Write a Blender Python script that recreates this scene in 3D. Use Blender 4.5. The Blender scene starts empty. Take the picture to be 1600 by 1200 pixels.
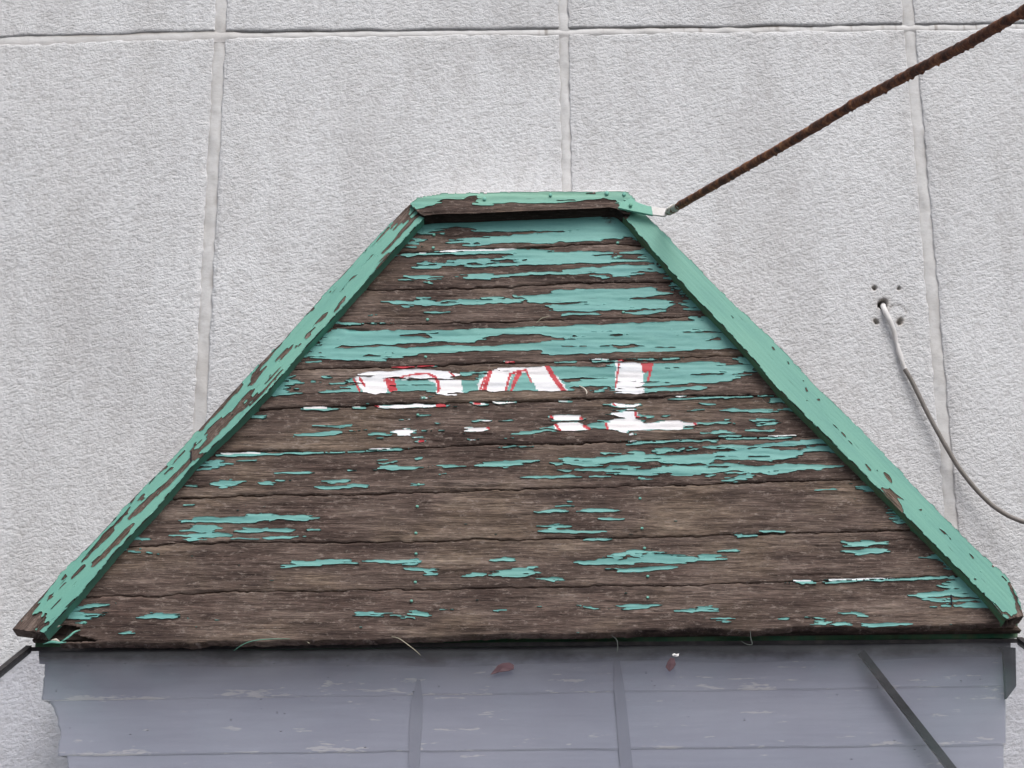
import bpy, math
import numpy as np
from mathutils import Matrix, Vector

# ------------------------------------------------------------------ camera
F_PX = 2400.0                       # focal length for a 1600 px wide picture
PITCH, ROLL = math.radians(16.6), math.radians(0.75)
r0 = np.array([1., 0, 0]); u0 = np.array([0, -math.sin(PITCH), math.cos(PITCH)])
FWD = np.array([0, math.cos(PITCH), math.sin(PITCH)])
RIGHT = math.cos(ROLL)*r0 - math.sin(ROLL)*u0
UP = math.sin(ROLL)*r0 + math.cos(ROLL)*u0
scene = bpy.context.scene
COL = scene.collection
cam_d = bpy.data.cameras.new('camera'); cam = bpy.data.objects.new('camera', cam_d); COL.objects.link(cam)
cam_d.sensor_width = 36; cam_d.lens = 36*F_PX/1600; cam_d.clip_start = 0.02; cam_d.clip_end = 500
m = Matrix.Identity(4)
for i in range(3):
    m[i][0] = RIGHT[i]; m[i][1] = UP[i]; m[i][2] = -FWD[i]
cam.matrix_world = m
scene.camera = cam
# ------------------------------------------------------------------ light (bright overcast)
SUN_EL, SUN_AZ = 60.0, 152.0        # azimuth measured from +Y towards +X; light comes from behind the viewer, slightly right
world = bpy.data.worlds.new("World"); scene.world = world; world.use_nodes = True
wn = world.node_tree.nodes; wl = world.node_tree.links; wn.clear()
wo = wn.new('ShaderNodeOutputWorld'); bg = wn.new('ShaderNodeBackground'); sky = wn.new('ShaderNodeTexSky')
sky.sky_type = 'NISHITA'; sky.sun_disc = False
sky.sun_elevation = math.radians(SUN_EL); sky.sun_rotation = math.radians(SUN_AZ)
sky.air_density = 1.0; sky.dust_density = 6.0; sky.ozone_density = 1.0
hs = wn.new('ShaderNodeHueSaturation'); hs.inputs['Saturation'].default_value = 0.5
wl.new(sky.outputs[0], hs.inputs['Color']); wl.new(hs.outputs[0], bg.inputs['Color']); wl.new(bg.outputs[0], wo.inputs['Surface'])
bg.inputs['Strength'].default_value = 0.13
sun_d = bpy.data.lights.new('sun', 'SUN'); sun = bpy.data.objects.new('sun', sun_d); COL.objects.link(sun)
sun_d.energy = 1.1; sun_d.angle = math.radians(38); sun_d.color = (1.0, 0.98, 0.955)
az, el = math.radians(SUN_AZ), math.radians(SUN_EL)
sd = Vector((math.sin(az)*math.cos(el), math.cos(az)*math.cos(el), math.sin(el)))
sun.rotation_euler = sd.to_track_quat('Z', 'Y').to_euler()
sun.location = (0, -3, 5)
vs = scene.view_settings
vs.view_transform = 'Standard'; vs.look = 'None'; vs.gamma = 1.0; vs.use_curve_mapping = False
vs.exposure = 0.23

# ------------------------------------------------------------------ helpers
def unproj(px, py, P0, N):
    px = np.asarray(px, float); py = np.asarray(py, float)
    d = (px[..., None]-800)*RIGHT - (py[..., None]-600)*UP + F_PX*FWD
    return d * (np.dot(P0, N)/(d @ N))[..., None]

def gblur(a, sx, sy):
    h, w = a.shape
    fy = np.fft.fftfreq(h)[:, None]; fx = np.fft.rfftfreq(w)[None, :]
    k = np.exp(-2*math.pi**2*((fx*sx)**2 + (fy*sy)**2))
    return np.fft.irfft2(np.fft.rfft2(a)*k, s=a.shape)

def noise(shape, sx, sy, seed):
    a = gblur(np.random.RandomState(seed).standard_normal(shape), sx, sy)
    return (a - a.mean())/a.std()

def samp(a, x, y):
    h, w = a.shape
    x = np.asarray(x, float) % w; y = np.asarray(y, float) % h
    x0 = np.floor(x).astype(int); y0 = np.floor(y).astype(int); fx = x-x0; fy = y-y0
    x0 %= w; y0 %= h; x1 = (x0+1) % w; y1 = (y0+1) % h
    return (a[y0, x0]*(1-fx)+a[y0, x1]*fx)*(1-fy) + (a[y1, x0]*(1-fx)+a[y1, x1]*fx)*fy

def sstep(a, b, x):
    t = np.clip((x-a)/(b-a), 0, 1); return t*t*(3-2*t)

def mesh_obj(name, V, Fq, mat, parent=None, attrs=None, smooth=True, matidx=None, mats=None):
    V = np.asarray(V, np.float32).reshape(-1, 3)
    me = bpy.data.meshes.new(name)
    Fq = np.asarray(Fq, np.int32)
    n = Fq.shape[1]
    me.vertices.add(len(V)); me.vertices.foreach_set('co', V.ravel())
    me.loops.add(Fq.size); me.loops.foreach_set('vertex_index', Fq.ravel())
    me.polygons.add(len(Fq)); me.polygons.foreach_set('loop_start', np.arange(0, Fq.size, n, dtype=np.int32))
    try: me.polygons.foreach_set('loop_total', np.full(len(Fq), n, np.int32))
    except Exception: pass
    me.polygons.foreach_set('use_smooth', np.full(len(Fq), smooth, bool))
    for mm in (mats or [mat]): me.materials.append(mm)
    if matidx is not None: me.polygons.foreach_set('material_index', np.asarray(matidx, np.int32))
    for k, v in (attrs or {}).items():
        v = np.asarray(v, np.float32)
        if v.shape[-1] == 4:
            at = me.attributes.new(k, 'FLOAT_COLOR', 'POINT'); at.data.foreach_set('color', v.ravel())
        else:
            at = me.attributes.new(k, 'FLOAT_VECTOR', 'POINT'); at.data.foreach_set('vector', v.ravel())
    me.update(calc_edges=True); me.validate()
    o = bpy.data.objects.new(name, me); COL.objects.link(o)
    if parent is not None:
        o.parent = parent; o.matrix_parent_inverse = parent.matrix_world.inverted()
    return o

def grid_faces(nr, nc):
    i = np.arange(nr*nc).reshape(nr, nc)
    return np.stack([i[:-1, :-1], i[1:, :-1], i[1:, 1:], i[:-1, 1:]], -1).reshape(-1, 4)

def thing(name, label, cat, loc=(0, 0, 0), group=None):
    o = bpy.data.objects.new(name, None); COL.objects.link(o)
    o.location = loc; o.matrix_world = Matrix.Translation(Vector(loc)); o.empty_display_size = 0.05
    o['label'] = label; o['category'] = cat
    if group: o['group'] = group
    return o

def box_obj(name, corners, mat, parent=None, attrs=None):
    """corners: 8 points, 0-3 front ring, 4-7 back ring"""
    Fq = [[0, 1, 2, 3], [7, 6, 5, 4], [0, 4, 5, 1], [1, 5, 6, 2], [2, 6, 7, 3], [3, 7, 4, 0]]
    return mesh_obj(name, corners, Fq, mat, parent, attrs, smooth=False)

def tube(name, pts, rad, mat, parent=None, seg=12, rough=None, seed=0, coat=None):
    pts = np.asarray(pts, float); n = len(pts)
    rad = np.broadcast_to(np.asarray(rad, float), (n,)).copy()
    tan = np.gradient(pts, axis=0); tan /= np.linalg.norm(tan, axis=1)[:, None]
    ref = np.array([0.13, 0.2, 0.97]); a = np.cross(tan, ref); a /= np.linalg.norm(a, axis=1)[:, None]; b = np.cross(tan, a)
    th = np.linspace(0, 2*math.pi, seg, endpoint=False)
    rr = np.repeat(rad[:, None], seg, 1)
    if rough:
        rs = gblur(np.random.RandomState(seed).standard_normal((n, seg)), .7, 1.0); rs /= rs.std(); rr = rr*(1+rough*rs)
    V = pts[:, None] + rr[..., None]*(np.cos(th)[None, :, None]*a[:, None] + np.sin(th)[None, :, None]*b[:, None])
    i = np.arange(n*seg).reshape(n, seg); j = np.roll(i, -1, 1)
    Fq = np.stack([i[:-1], j[:-1], j[1:], i[1:]], -1).reshape(-1, 4)
    V = V.reshape(-1, 3); V = np.vstack([V, pts[:1], pts[-1:]]); c0, c1 = n*seg, n*seg+1
    caps = [[c0, i[0][(k+1) % seg], i[0][k], i[0][k]] for k in range(0)]
    at_ = None
    if coat is not None:
        cc = np.r_[np.repeat(coat, seg), coat[0], coat[-1]]; at_ = {'palepaint': np.stack([cc, cc, cc], -1)}
    o = mesh_obj(name, V, Fq, mat, parent, at_)
    return o

def resample(pts, n):
    pts = np.asarray(pts, float); d = np.r_[0, np.cumsum(np.linalg.norm(np.diff(pts, axis=0), axis=1))]
    t = np.linspace(0, d[-1], n); out = np.stack([np.interp(t, d, pts[:, k]) for k in range(pts.shape[1])], -1)
    k = np.array([1, 2, 3, 2, 1.])/9
    sm = out.copy()
    for c in range(out.shape[1]):
        p = np.pad(out[:, c], 2, mode='edge'); sm[:, c] = np.convolve(p, k, 'valid')
    sm[0], sm[-1] = out[0], out[-1]
    return sm

# ------------------------------------------------------------------ materials
def new_mat(name):
    mt = bpy.data.materials.new(name); mt.use_nodes = True; nt = mt.node_tree; nt.nodes.clear()
    out = nt.nodes.new('ShaderNodeOutputMaterial'); bs = nt.nodes.new('ShaderNodeBsdfPrincipled')
    nt.links.new(bs.outputs[0], out.inputs[0]); return mt, nt, bs, out
def N(nt, t, **kw):
    n = nt.nodes.new(t)
    for k, v in kw.items():
        if k in n.inputs: n.inputs[k].default_value = v
        else: setattr(n, k, v)
    return n
def ramp(nt, fac, stops):
    r = nt.nodes.new('ShaderNodeValToRGB'); nt.links.new(fac, r.inputs[0])
    e = r.color_ramp.elements
    while len(e) < len(stops): e.new(0.5)
    for el_, (p, c) in zip(e, stops):
        el_.position = p; el_.color = c if len(c) == 4 else (*c, 1)
    return r.outputs[0]
def noise_n(nt, vec, scale, detail=4, rough=0.6, mscale=None, loc=None):
    if mscale is not None:
        mp = nt.nodes.new('ShaderNodeMapping'); nt.links.new(vec, mp.inputs[0]); mp.inputs['Scale'].default_value = mscale
        if loc: mp.inputs['Location'].default_value = loc
        vec = mp.outputs[0]
    n = nt.nodes.new('ShaderNodeTexNoise'); nt.links.new(vec, n.inputs['Vector'])
    n.inputs['Scale'].default_value = scale; n.inputs['Detail'].default_value = detail; n.inputs['Roughness'].default_value = rough
    return n.outputs[0]
def mixc(nt, fac, a, b, mode='MIX'):
    n = nt.nodes.new('ShaderNodeMix'); n.data_type = 'RGBA'; n.blend_type = mode
    for s, v in ((n.inputs[0], fac), (n.inputs[6], a), (n.inputs[7], b)):
        if isinstance(v, (int, float)): s.default_value = v
        elif isinstance(v, tuple): s.default_value = v if len(v) == 4 else (*v, 1)
        else: nt.links.new(v, s)
    return n.outputs[2]
def math_n(nt, op, a, b=0.0, clamp=False):
    n = nt.nodes.new('ShaderNodeMath'); n.operation = op; n.use_clamp = clamp
    for s, v in ((n.inputs[0], a), (n.inputs[1], b)):
        if isinstance(v, (int, float)): s.default_value = v
        else: nt.links.new(v, s)
    return n.outputs[0]
def bump(nt, h, dist, strength, bs, prev=None):
    b = nt.nodes.new('ShaderNodeBump'); b.inputs['Distance'].default_value = dist; b.inputs['Strength'].default_value = strength
    nt.links.new(h, b.inputs['Height'])
    if prev: nt.links.new(prev, b.inputs['Normal'])
    nt.links.new(b.outputs[0], bs.inputs['Normal']); return b.outputs[0]
def attr(nt, name):
    a = nt.nodes.new('ShaderNodeAttribute'); a.attribute_name = name; return a
def geo_pos(nt): return nt.nodes.new('ShaderNodeNewGeometry').outputs['Position']

# stucco
def make_stucco():
    mt, nt, bs, _ = new_mat('stucco'); p = geo_pos(nt)
    big = noise_n(nt, p, 2.2, 4, 0.6); mid = noise_n(nt, p, 9, 4, .6, (1, 1, .35))
    mp = nt.nodes.new('ShaderNodeMapping'); nt.links.new(p, mp.inputs[0]); mp.inputs['Rotation'].default_value = (0, math.radians(18), 0)
    fine = noise_n(nt, mp.outputs[0], 1, 3, .62, (150, 150, 215))
    c = ramp(nt, big, [(0.30, (.685, .697, .722)), (0.70, (.760, .775, .800))])
    c = mixc(nt, math_n(nt, 'MULTIPLY', ramp(nt, mid, [(0.48, (0, 0, 0)), (0.78, (1, 1, 1))]), .42), c, (.585, .58, .585))
    st_ = noise_n(nt, p, 1, 5, .65, (5.5, 1, 1.3)); c = mixc(nt, .9, c, ramp(nt, st_, [(.34, (.865, .855, .85)), (.52, (1, 1, 1)), (.7, (1.035, 1.03, 1.03))]), 'MULTIPLY')
    c = mixc(nt, .5, c, ramp(nt, fine, [(0.30, (.66, .66, .66)), (0.40, (1, 1, 1)), (.62, (1.05, 1.05, 1.05))]), 'MULTIPLY')
    # pits of the render coat mixed to a darker grey
    a = attr(nt, 'relief'); sp = nt.nodes.new('ShaderNodeSeparateXYZ'); nt.links.new(a.outputs['Vector'], sp.inputs[0])
    c = mixc(nt, math_n(nt, 'MULTIPLY', sp.outputs[0], .26), c, (.36, .35, .345))
    c = mixc(nt, sp.outputs[1], c, (.40, .37, .34))
    nt.links.new(c, bs.inputs['Base Color']); bs.inputs['Roughness'].default_value = .85; bs.inputs['Specular IOR Level'].default_value = .25
    bump(nt, ramp(nt, fine, [(.28, (0, 0, 0)), (.58, (1, 1, 1))]), .0013, .8, bs); return mt
STUCCO = make_stucco()
def make_seal():
    mt, nt, bs, _ = new_mat('joint_paint'); p = geo_pos(nt)
    w = noise_n(nt, p, 30, 4, .6, (1, 1, 2.0)); g = noise_n(nt, p, 6, 4, .65)
    c = ramp(nt, w, [(0.3, (.60, .597, .597)), (0.65, (.695, .700, .710))])
    c = mixc(nt, ramp(nt, g, [(0.5, (0, 0, 0)), (0.72, (.6, .6, .6))]), c, (.49, .47, .45))
    a = attr(nt, 'relief'); sp = nt.nodes.new('ShaderNodeSeparateXYZ'); nt.links.new(a.outputs['Vector'], sp.inputs[0])
    c = mixc(nt, sp.outputs[0], c, (.27, .24, .22)); c = mixc(nt, sp.outputs[1], c, (.70, .68, .68))
    nt.links.new(c, bs.inputs['Base Color']); bs.inputs['Roughness'].default_value = .7
    fn = noise_n(nt, p, 1, 3, .62, (150, 150, 215)); c2_ = mixc(nt, .5, c, ramp(nt, fn, [(.3, (.8, .8, .8)), (.5, (1, 1, 1))]), 'MULTIPLY'); nt.links.new(c2_, bs.inputs['Base Color'])
    bump(nt, fn, .0006, .6, bs, bump(nt, w, .002, .4, bs)); return mt
SEAL = make_seal()
# weathered wood; 'grain' = (along, across, board number) in metres
def make_wood(name, dark=1.0):
    mt, nt, bs, _ = new_mat(name); g = attr(nt, 'grain').outputs['Vector']
    n1 = noise_n(nt, g, 1, 5, .62, (6, 42, 9)); n2 = noise_n(nt, g, 1, 4, .7, (26, 420, 9)); n3 = noise_n(nt, g, 1, 3, .7, (90, 700, 5), (3, 1, 0))
    n4 = noise_n(nt, g, 1, 3, .6, (5, 9, 3)); n5 = noise_n(nt, g, 1, 4, .75, (60, 160, 5), (0, 2, 0))
    c = ramp(nt, n1, [(.25, (.045, .033, .030)), (.43, (.100, .077, .066)), (.58, (.165, .132, .113)), (.78, (.26, .22, .192))])
    c = mixc(nt, .75, c, ramp(nt, n2, [(.30, (.20, .18, .18)), (.47, (.88, .86, .85)), (.62, (1.45, 1.42, 1.38)), (.76, (2.3, 2.2, 2.1))]), 'MULTIPLY')
    c = mixc(nt, .7, c, ramp(nt, n3, [(.25, (.55, .53, .52)), (.5, (1, 1, 1)), (.72, (1.7, 1.65, 1.6))]), 'MULTIPLY')
    c = mixc(nt, .8, c, ramp(nt, n4, [(.32, (.66, .60, .61)), (.5, (1, 1, 1)), (.66, (1.24, 1.25, 1.12))]), 'MULTIPLY')
    c = mixc(nt, ramp(nt, n5, [(.55, (0, 0, 0)), (.68, (.75, .75, .75))]), c, (.36, .31, .27))
    vr = nt.nodes.new('ShaderNodeTexVoronoi'); mp = nt.nodes.new('ShaderNodeMapping'); nt.links.new(g, mp.inputs[0])
    mp.inputs['Scale'].default_value = (160, 330, 30); nt.links.new(mp.outputs[0], vr.inputs['Vector']); vr.inputs['Scale'].default_value = 1
    c = mixc(nt, ramp(nt, vr.outputs['Distance'], [(.06, (.55, .55, .55)), (.13, (0, 0, 0))]), c, (.38, .335, .29))
    c = mixc(nt, 1.0, c, (.84, .80, .81), 'MULTIPLY')
    if dark != 1.0: c = mixc(nt, 1.0, c, (dark, dark, dark), 'MULTIPLY')
    nt.links.new(c, bs.inputs['Base Color']); bs.inputs['Roughness'].default_value = .82; bs.inputs['Specular IOR Level'].default_value = .2
    h = math_n(nt, 'ADD', math_n(nt, 'MULTIPLY', n2, 1.0), math_n(nt, 'MULTIPLY', n3, .5))
    bump(nt, h, .0024, 1.0, bs); return mt
WOOD = make_wood('weathered_wood')
WOOD_DARK = make_wood('old_hidden_wood', .55)
WOOD_SHADED = make_wood('shaded_underside_wood', .30)  # wood colour darkened for the shade beneath the top board
# flaking paint: colour of the coat comes from 'coat', scratches follow the grain
def make_paint(name, use_attr=True, base=(.160, .430, .355), dirt_shade=0.0):
    mt, nt, bs, _ = new_mat(name); g = attr(nt, 'grain').outputs['Vector']
    a = noise_n(nt, g, 1, 4, .6, (5, 30, 3)); b = noise_n(nt, g, 1, 3, .65, (22, 300, 3)); d = noise_n(nt, g, 1, 3, .7, (240, 420, 3))
    col = attr(nt, 'coat').outputs['Color'] if use_attr else base
    c = mixc(nt, 1.0, col, ramp(nt, a, [(.28, (.80, .86, .90)), (.5, (1, 1, 1)), (.72, (1.14, 1.07, 1.04))]), 'MULTIPLY')
    c = mixc(nt, .8, c, ramp(nt, b, [(.26, (.42, .46, .48)), (.35, (1, 1, 1))]), 'MULTIPLY')
    c = mixc(nt, .35, c, ramp(nt, d, [(.3, (.8, .8, .82)), (.6, (1.04, 1.04, 1.03))]), 'MULTIPLY')
    if dirt_shade:
        c = mixc(nt, math_n(nt, 'MULTIPLY', ramp(nt, noise_n(nt, g, 1, 4, .65, (30, 120, 3), (5, 5, 5)), [(.35, (0, 0, 0)), (.65, (1, 1, 1))]), dirt_shade), c, (.13, .14, .07))
    nt.links.new(c, bs.inputs['Base Color']); bs.inputs['Roughness'].default_value = .55; bs.inputs['Specular IOR Level'].default_value = .35
    bump(nt, b, .0008, .35, bs); return mt
PAINT = make_paint('green_paint')
PAINT_SIDE = make_paint('green_paint_edge', False, (.130, .375, .285), .15)
PAINT_OLIVE = make_paint('grimy_green_paint', False, (.085, .235, .135), .7)
PAINT_PLAIN = make_paint('green_paint_plain', False)
PAINT_DARK = make_paint('old_dark_green_paint', False, (.035, .14, .080), .45)
def simple(name, col, rough=.6, spec=.4, metal=0, n=None, bumpd=None):
    mt, nt, bs, _ = new_mat(name); p = geo_pos(nt)
    if n:
        sc, c2, lo, hi = n
        c = mixc(nt, ramp(nt, noise_n(nt, p, sc, 5, .65), [(lo, (0, 0, 0)), (hi, (1, 1, 1))]), col, c2)
        nt.links.new(c, bs.inputs['Base Color'])
    else: bs.inputs['Base Color'].default_value = (*col, 1)
    bs.inputs['Roughness'].default_value = rough; bs.inputs['Specular IOR Level'].default_value = spec; bs.inputs['Metallic'].default_value = metal
    if bumpd: bump(nt, noise_n(nt, p, bumpd[0], 4, .6), bumpd[1], .7, bs)
    return mt
WHITE_PAINT = simple('white_paint', (.72, .71, .71), .6, n=(40, (.60, .59, .57), .5, .75), bumpd=(120, .001))
CABLE = simple('grey_cable_sheath', (.20, .185, .17), .6, n=(60, (.27, .25, .24), .4, .7))
BARK_BAR = simple('dark_metal_bar', (.030, .028, .030), .7, .2, n=(60, (.075, .066, .064), .45, .8))
BRACKET_DARK = simple('dark_painted_steel', (.018, .019, .030), .7, .1)
BLACK_BAR = simple('dark_reflection', (.010, .010, .013), .8, .1)
LEAF = simple('dry_leaf', (.05, .022, .030), .7, n=(60, (.085, .045, .055), .4, .7))
STRAW = simple('dry_stalk', (.42, .40, .30), .7)
STRAW_DARK = simple('dark_stalk', (.05, .06, .055), .7)
CREAM = simple('chipped_cream_fragment', (.62, .57, .50), .7)
def make_rust():
    mt, nt, bs, _ = new_mat('rusty_steel'); p = geo_pos(nt)
    a = noise_n(nt, p, 55, 5, .7); b = noise_n(nt, p, 240, 4, .7); e = noise_n(nt, p, 16, 3, .6)
    c = ramp(nt, a, [(.30, (.035, .018, .013)), (.46, (.110, .044, .026)), (.58, (.24, .090, .040)), (.70, (.46, .23, .10))])
    c = mixc(nt, .6, c, ramp(nt, b, [(.3, (.5, .5, .5)), (.7, (1.5, 1.5, 1.5))]), 'MULTIPLY')
    # paint left on the end near the flat plate
    co = attr(nt, 'palepaint'); sp = nt.nodes.new('ShaderNodeSeparateXYZ'); nt.links.new(co.outputs['Vector'], sp.inputs[0])
    f = math_n(nt, 'ADD', sp.outputs[0], math_n(nt, 'MULTIPLY', math_n(nt, 'SUBTRACT', a, .5), 1.4), True)
    c = mixc(nt, ramp(nt, f, [(.45, (0, 0, 0)), (.62, (1, 1, 1))]), c, (.50, .48, .37))
    nt.links.new(c, bs.inputs['Base Color']); bs.inputs['Roughness'].default_value = .85
    bump(nt, b, .002, .8, bs); return mt
RUST = make_rust()
WHITE_TIP = simple('flaking_pale_paint', (.55, .56, .50), .75, n=(90, (.20, .10, .05), .50, .60), bumpd=(240, .001))
def make_siding():
    mt, nt, bs, _ = new_mat('grey_board_paint'); p = geo_pos(nt)
    a = noise_n(nt, p, 3, 4, .6); b = noise_n(nt, p, 1, 4, .6, (10, 1, 160)); s = noise_n(nt, p, 1, 4, .72, (14, 1, 95), (4, 0, 2))
    c = ramp(nt, a, [(.3, (.385, .405, .472)), (.7, (.430, .452, .522))])
    c = mixc(nt, .5, c, ramp(nt, b, [(.3, (.90, .90, .90)), (.7, (1.08, 1.08, 1.08))]), 'MULTIPLY')
    at = attr(nt, 'coat'); sp = nt.nodes.new('ShaderNodeSeparateXYZ'); nt.links.new(at.outputs['Vector'], sp.inputs[0])
    f = math_n(nt, 'ADD', s, math_n(nt, 'MULTIPLY', sp.outputs[0], .13))
    c = mixc(nt, ramp(nt, f, [(.65, (0, 0, 0)), (.675, (.85, .85, .85))]), c, (.66, .65, .63))
    nt.links.new(c, bs.inputs['Base Color']); bs.inputs['Roughness'].default_value = .6
    bump(nt, b, .001, .3, bs); return mt
SIDING = make_siding()
def make_sheet():
    mt = bpy.data.materials.new('clear_plastic_sheet'); mt.use_nodes = True; nt = mt.node_tree; nt.nodes.clear()
    out = nt.nodes.new('ShaderNodeOutputMaterial'); p = geo_pos(nt)
    tr = nt.nodes.new('ShaderNodeBsdfTransparent'); tr.inputs[0].default_value = (.93, .93, .955, 1)
    gl = nt.nodes.new('ShaderNodeBsdfGlossy'); gl.inputs['Roughness'].default_value = .22; gl.inputs[0].default_value = (.95, .95, 1, 1)
    df = nt.nodes.new('ShaderNodeBsdfDiffuse'); df.inputs[0].default_value = (.58, .62, .66, 1)
    ge = nt.nodes.new('ShaderNodeNewGeometry'); dt = nt.nodes.new('ShaderNodeVectorMath'); dt.operation = 'DOT_PRODUCT'
    nt.links.new(ge.outputs['Normal'], dt.inputs[0]); nt.links.new(ge.outputs['Incoming'], dt.inputs[1])
    k = math_n(nt, 'SUBTRACT', 1.0, math_n(nt, 'ABSOLUTE', dt.outputs['Value']), True)
    frv = math_n(nt, 'ADD', math_n(nt, 'MULTIPLY', math_n(nt, 'POWER', k, 5.0), .3), .005, True)
    m1 = nt.nodes.new('ShaderNodeMixShader'); nt.links.new(frv, m1.inputs[0]); nt.links.new(tr.outputs[0], m1.inputs[1]); nt.links.new(gl.outputs[0], m1.inputs[2])
    dust = ramp(nt, noise_n(nt, p, 5, 5, .65), [(.35, (.010, .010, .010)), (.8, (.05, .05, .05))])
    m2 = nt.nodes.new('ShaderNodeMixShader'); nt.links.new(dust, m2.inputs[0]); nt.links.new(m1.outputs[0], m2.inputs[1]); nt.links.new(df.outputs[0], m2.inputs[2])
    # small dark grit specks
    vr = nt.nodes.new('ShaderNodeTexVoronoi'); nt.links.new(p, vr.inputs['Vector']); vr.inputs['Scale'].default_value = 34; vr.feature = 'F1'
    sp = ramp(nt, vr.outputs['Distance'], [(.045, (.75, .75, .75)), (.07, (0, 0, 0))])
    sel = ramp(nt, noise_n(nt, p, 7, 2, .5), [(.54, (0, 0, 0)), (.58, (1, 1, 1))])
    dk = nt.nodes.new('ShaderNodeBsdfDiffuse'); dk.inputs[0].default_value = (.05, .05, .05, 1)
    m3 = nt.nodes.new('ShaderNodeMixShader'); nt.links.new(mixc(nt, 1.0, sp, sel, 'MULTIPLY'), m3.inputs[0]); nt.links.new(m2.outputs[0], m3.inputs[1]); nt.links.new(dk.outputs[0], m3.inputs[2])
    nt.links.new(m3.outputs[0], out.inputs[0]); return mt
SHEET = make_sheet()
ASPHALT = simple('asphalt', (.06, .06, .062), .9, n=(30, (.09, .088, .085), .4, .7))

# ------------------------------------------------------------------ planes of the place
WALL_Y = 2.70
WP, WN = np.array([0, WALL_Y, 0]), np.array([0, -1., 0])
def wall(px, py, off=0.0): return unproj(px, py, WP + WN*off, WN)
TOPP = np.array([0, 2.650, 1.114]); BOTP = np.array([0, 2.414, 0.309])
BT = (BOTP-TOPP)/np.linalg.norm(BOTP-TOPP); BN = np.array([0, BT[2], -BT[1]])      # face normal, towards the street and up
if BN[1] > 0: BN = -BN
def board(px, py, off=0.0): return unproj(px, py, TOPP + BN*off, BN)
MM = 0.00112                         # about one photo pixel on the board, in metres

# ------------------------------------------------------------------ ground and wall
gs = 60.0
mesh_obj('ground', [(-gs, -gs, -1.55), (gs, -gs, -1.55), (gs, gs, -1.55), (-gs, gs, -1.55)], [[0, 1, 2, 3]], ASPHALT, smooth=False)['kind'] = 'structure'

wall_t = thing('rendered_wall', 'white wall of textured stucco panels with filled joints behind the wooden canopy', 'wall', (0, WALL_Y, -1.55))
SH = (1024, 1024); PX_M = 0.0026     # noise raster step on the wall
nA = noise(SH, .62, .5, 1) ; nB = noise(SH, 1.25, .85, 2); nC = noise(SH, 30, 30, 3); nE = noise(SH, 2.0, 2.0, 4)
skew = np.arange(SH[0])[:, None]
def relief(X, Z):
    u = X/PX_M*1.0; v = Z/PX_M*1.0
    uu = u*0.94+v*0.34; vv = v*0.94-u*0.34       # stipple dragged a little to one side
    a = samp(nA, uu+500, vv); b = samp(nB, uu*1.07+80, vv*1.07+300)
    h = np.tanh(0.75*a + 0.85*b)
    big = samp(nC, u*.8+37, v*.8+11)
    return h, big
joints = [((346, 0), (312, 650), 10), ((880, 0), (885.5, 290), 8.5), ((1418, 0), (1487, 810), 10)]
def joint_x(k, Z):
    (x1, y1), (x2, y2), hw = joints[k]
    a = wall(x1, y1); b = wall(x2, y2)
    return a[0] + (Z-a[2])/(b[2]-a[2])*(b[0]-a[0])
HJ = [(-60, 60), (340, 49.5), (880, 44), (1200, 40), (1660, 34)]
hj = np.array([wall(a, b) for a, b in HJ])
def hj_z(X): return np.interp(X, hj[:, 0], hj[:, 2])
holes = [(1366, 450, 3.6, .02), (1404.5, 450.5, 2.6, .010), (1379, 476, 7.5, .06), (1381, 472, 5, .03), (1370, 504, 3.0, .014), (1367.5, 501, 3.4, .005), (1405.5, 503.5, 4.6, .010), (1408, 500, 4, .005)]
holesW = [(*wall(a, b)[[0, 2]], r*MM*1.02, d) for a, b, r, d in holes]
patchW = wall(1402, 489)
def wall_height(X, Z, edge_d, jag):
    h, big = relief(X, Z)
    flat = sstep(.0005, .009, edge_d + .0016*jag)
    y = (h*.00034 + big*.0008)*(.25+.75*flat) - (1-flat)*.0016
    pit = np.clip(-h*1.3-.25, 0, 1)
    stain = np.zeros_like(X)
    d = np.hypot(X-patchW[0], Z-patchW[2]); inp = 1-sstep(.0140, .0165, d)
    y = y*(1-inp) + inp*(-.0004+.0004*h); ring = np.exp(-((d-.0165)/.0014)**2)*(Z > patchW[2]-.002); y -= ring*.0016
    pit = pit*(1-inp); stain += ring*.5
    for hx, hz, r, dep in holesW:
        d = np.hypot(X-hx, Z-hz); k = 1-sstep(r*.62, r*1.12, d); y = y - k*dep
        stain += .75*(1-sstep(r*.8, r*1.5, d)); stain += .28*np.exp(-((d)/(r*2.2))**2)
    # rain stain under the long joint
    zj = hj_z(X); below = np.clip((zj-Z)/.04, 0, 9)
    stain += .10*np.exp(-below)*(Z < zj)
    return y, pit, np.clip(stain, 0, .9)
Zlow, Zhigh, FX0, FX1, FZ0, FZ1 = -1.55, 3.4, -1.08, 1.08, .03, 1.74
def fine_axis(a, b, f0, f1, step, coarse=.06):
    out = []
    lo, hi = max(a, f0), min(b, f1)
    if a < f0: out += list(np.linspace(a, f0, max(2, int((f0-a)/coarse)), endpoint=False))
    if hi > lo: out += list(np.linspace(lo, hi, max(2, int((hi-lo)/step)+1)))
    if b > f1: out += list(np.linspace(f1, b, max(2, int((b-f1)/coarse)))[1:])
    return np.array(out)
col_edges = [-2.6, 'j0', 'j1', 'j2', 2.6]
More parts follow.
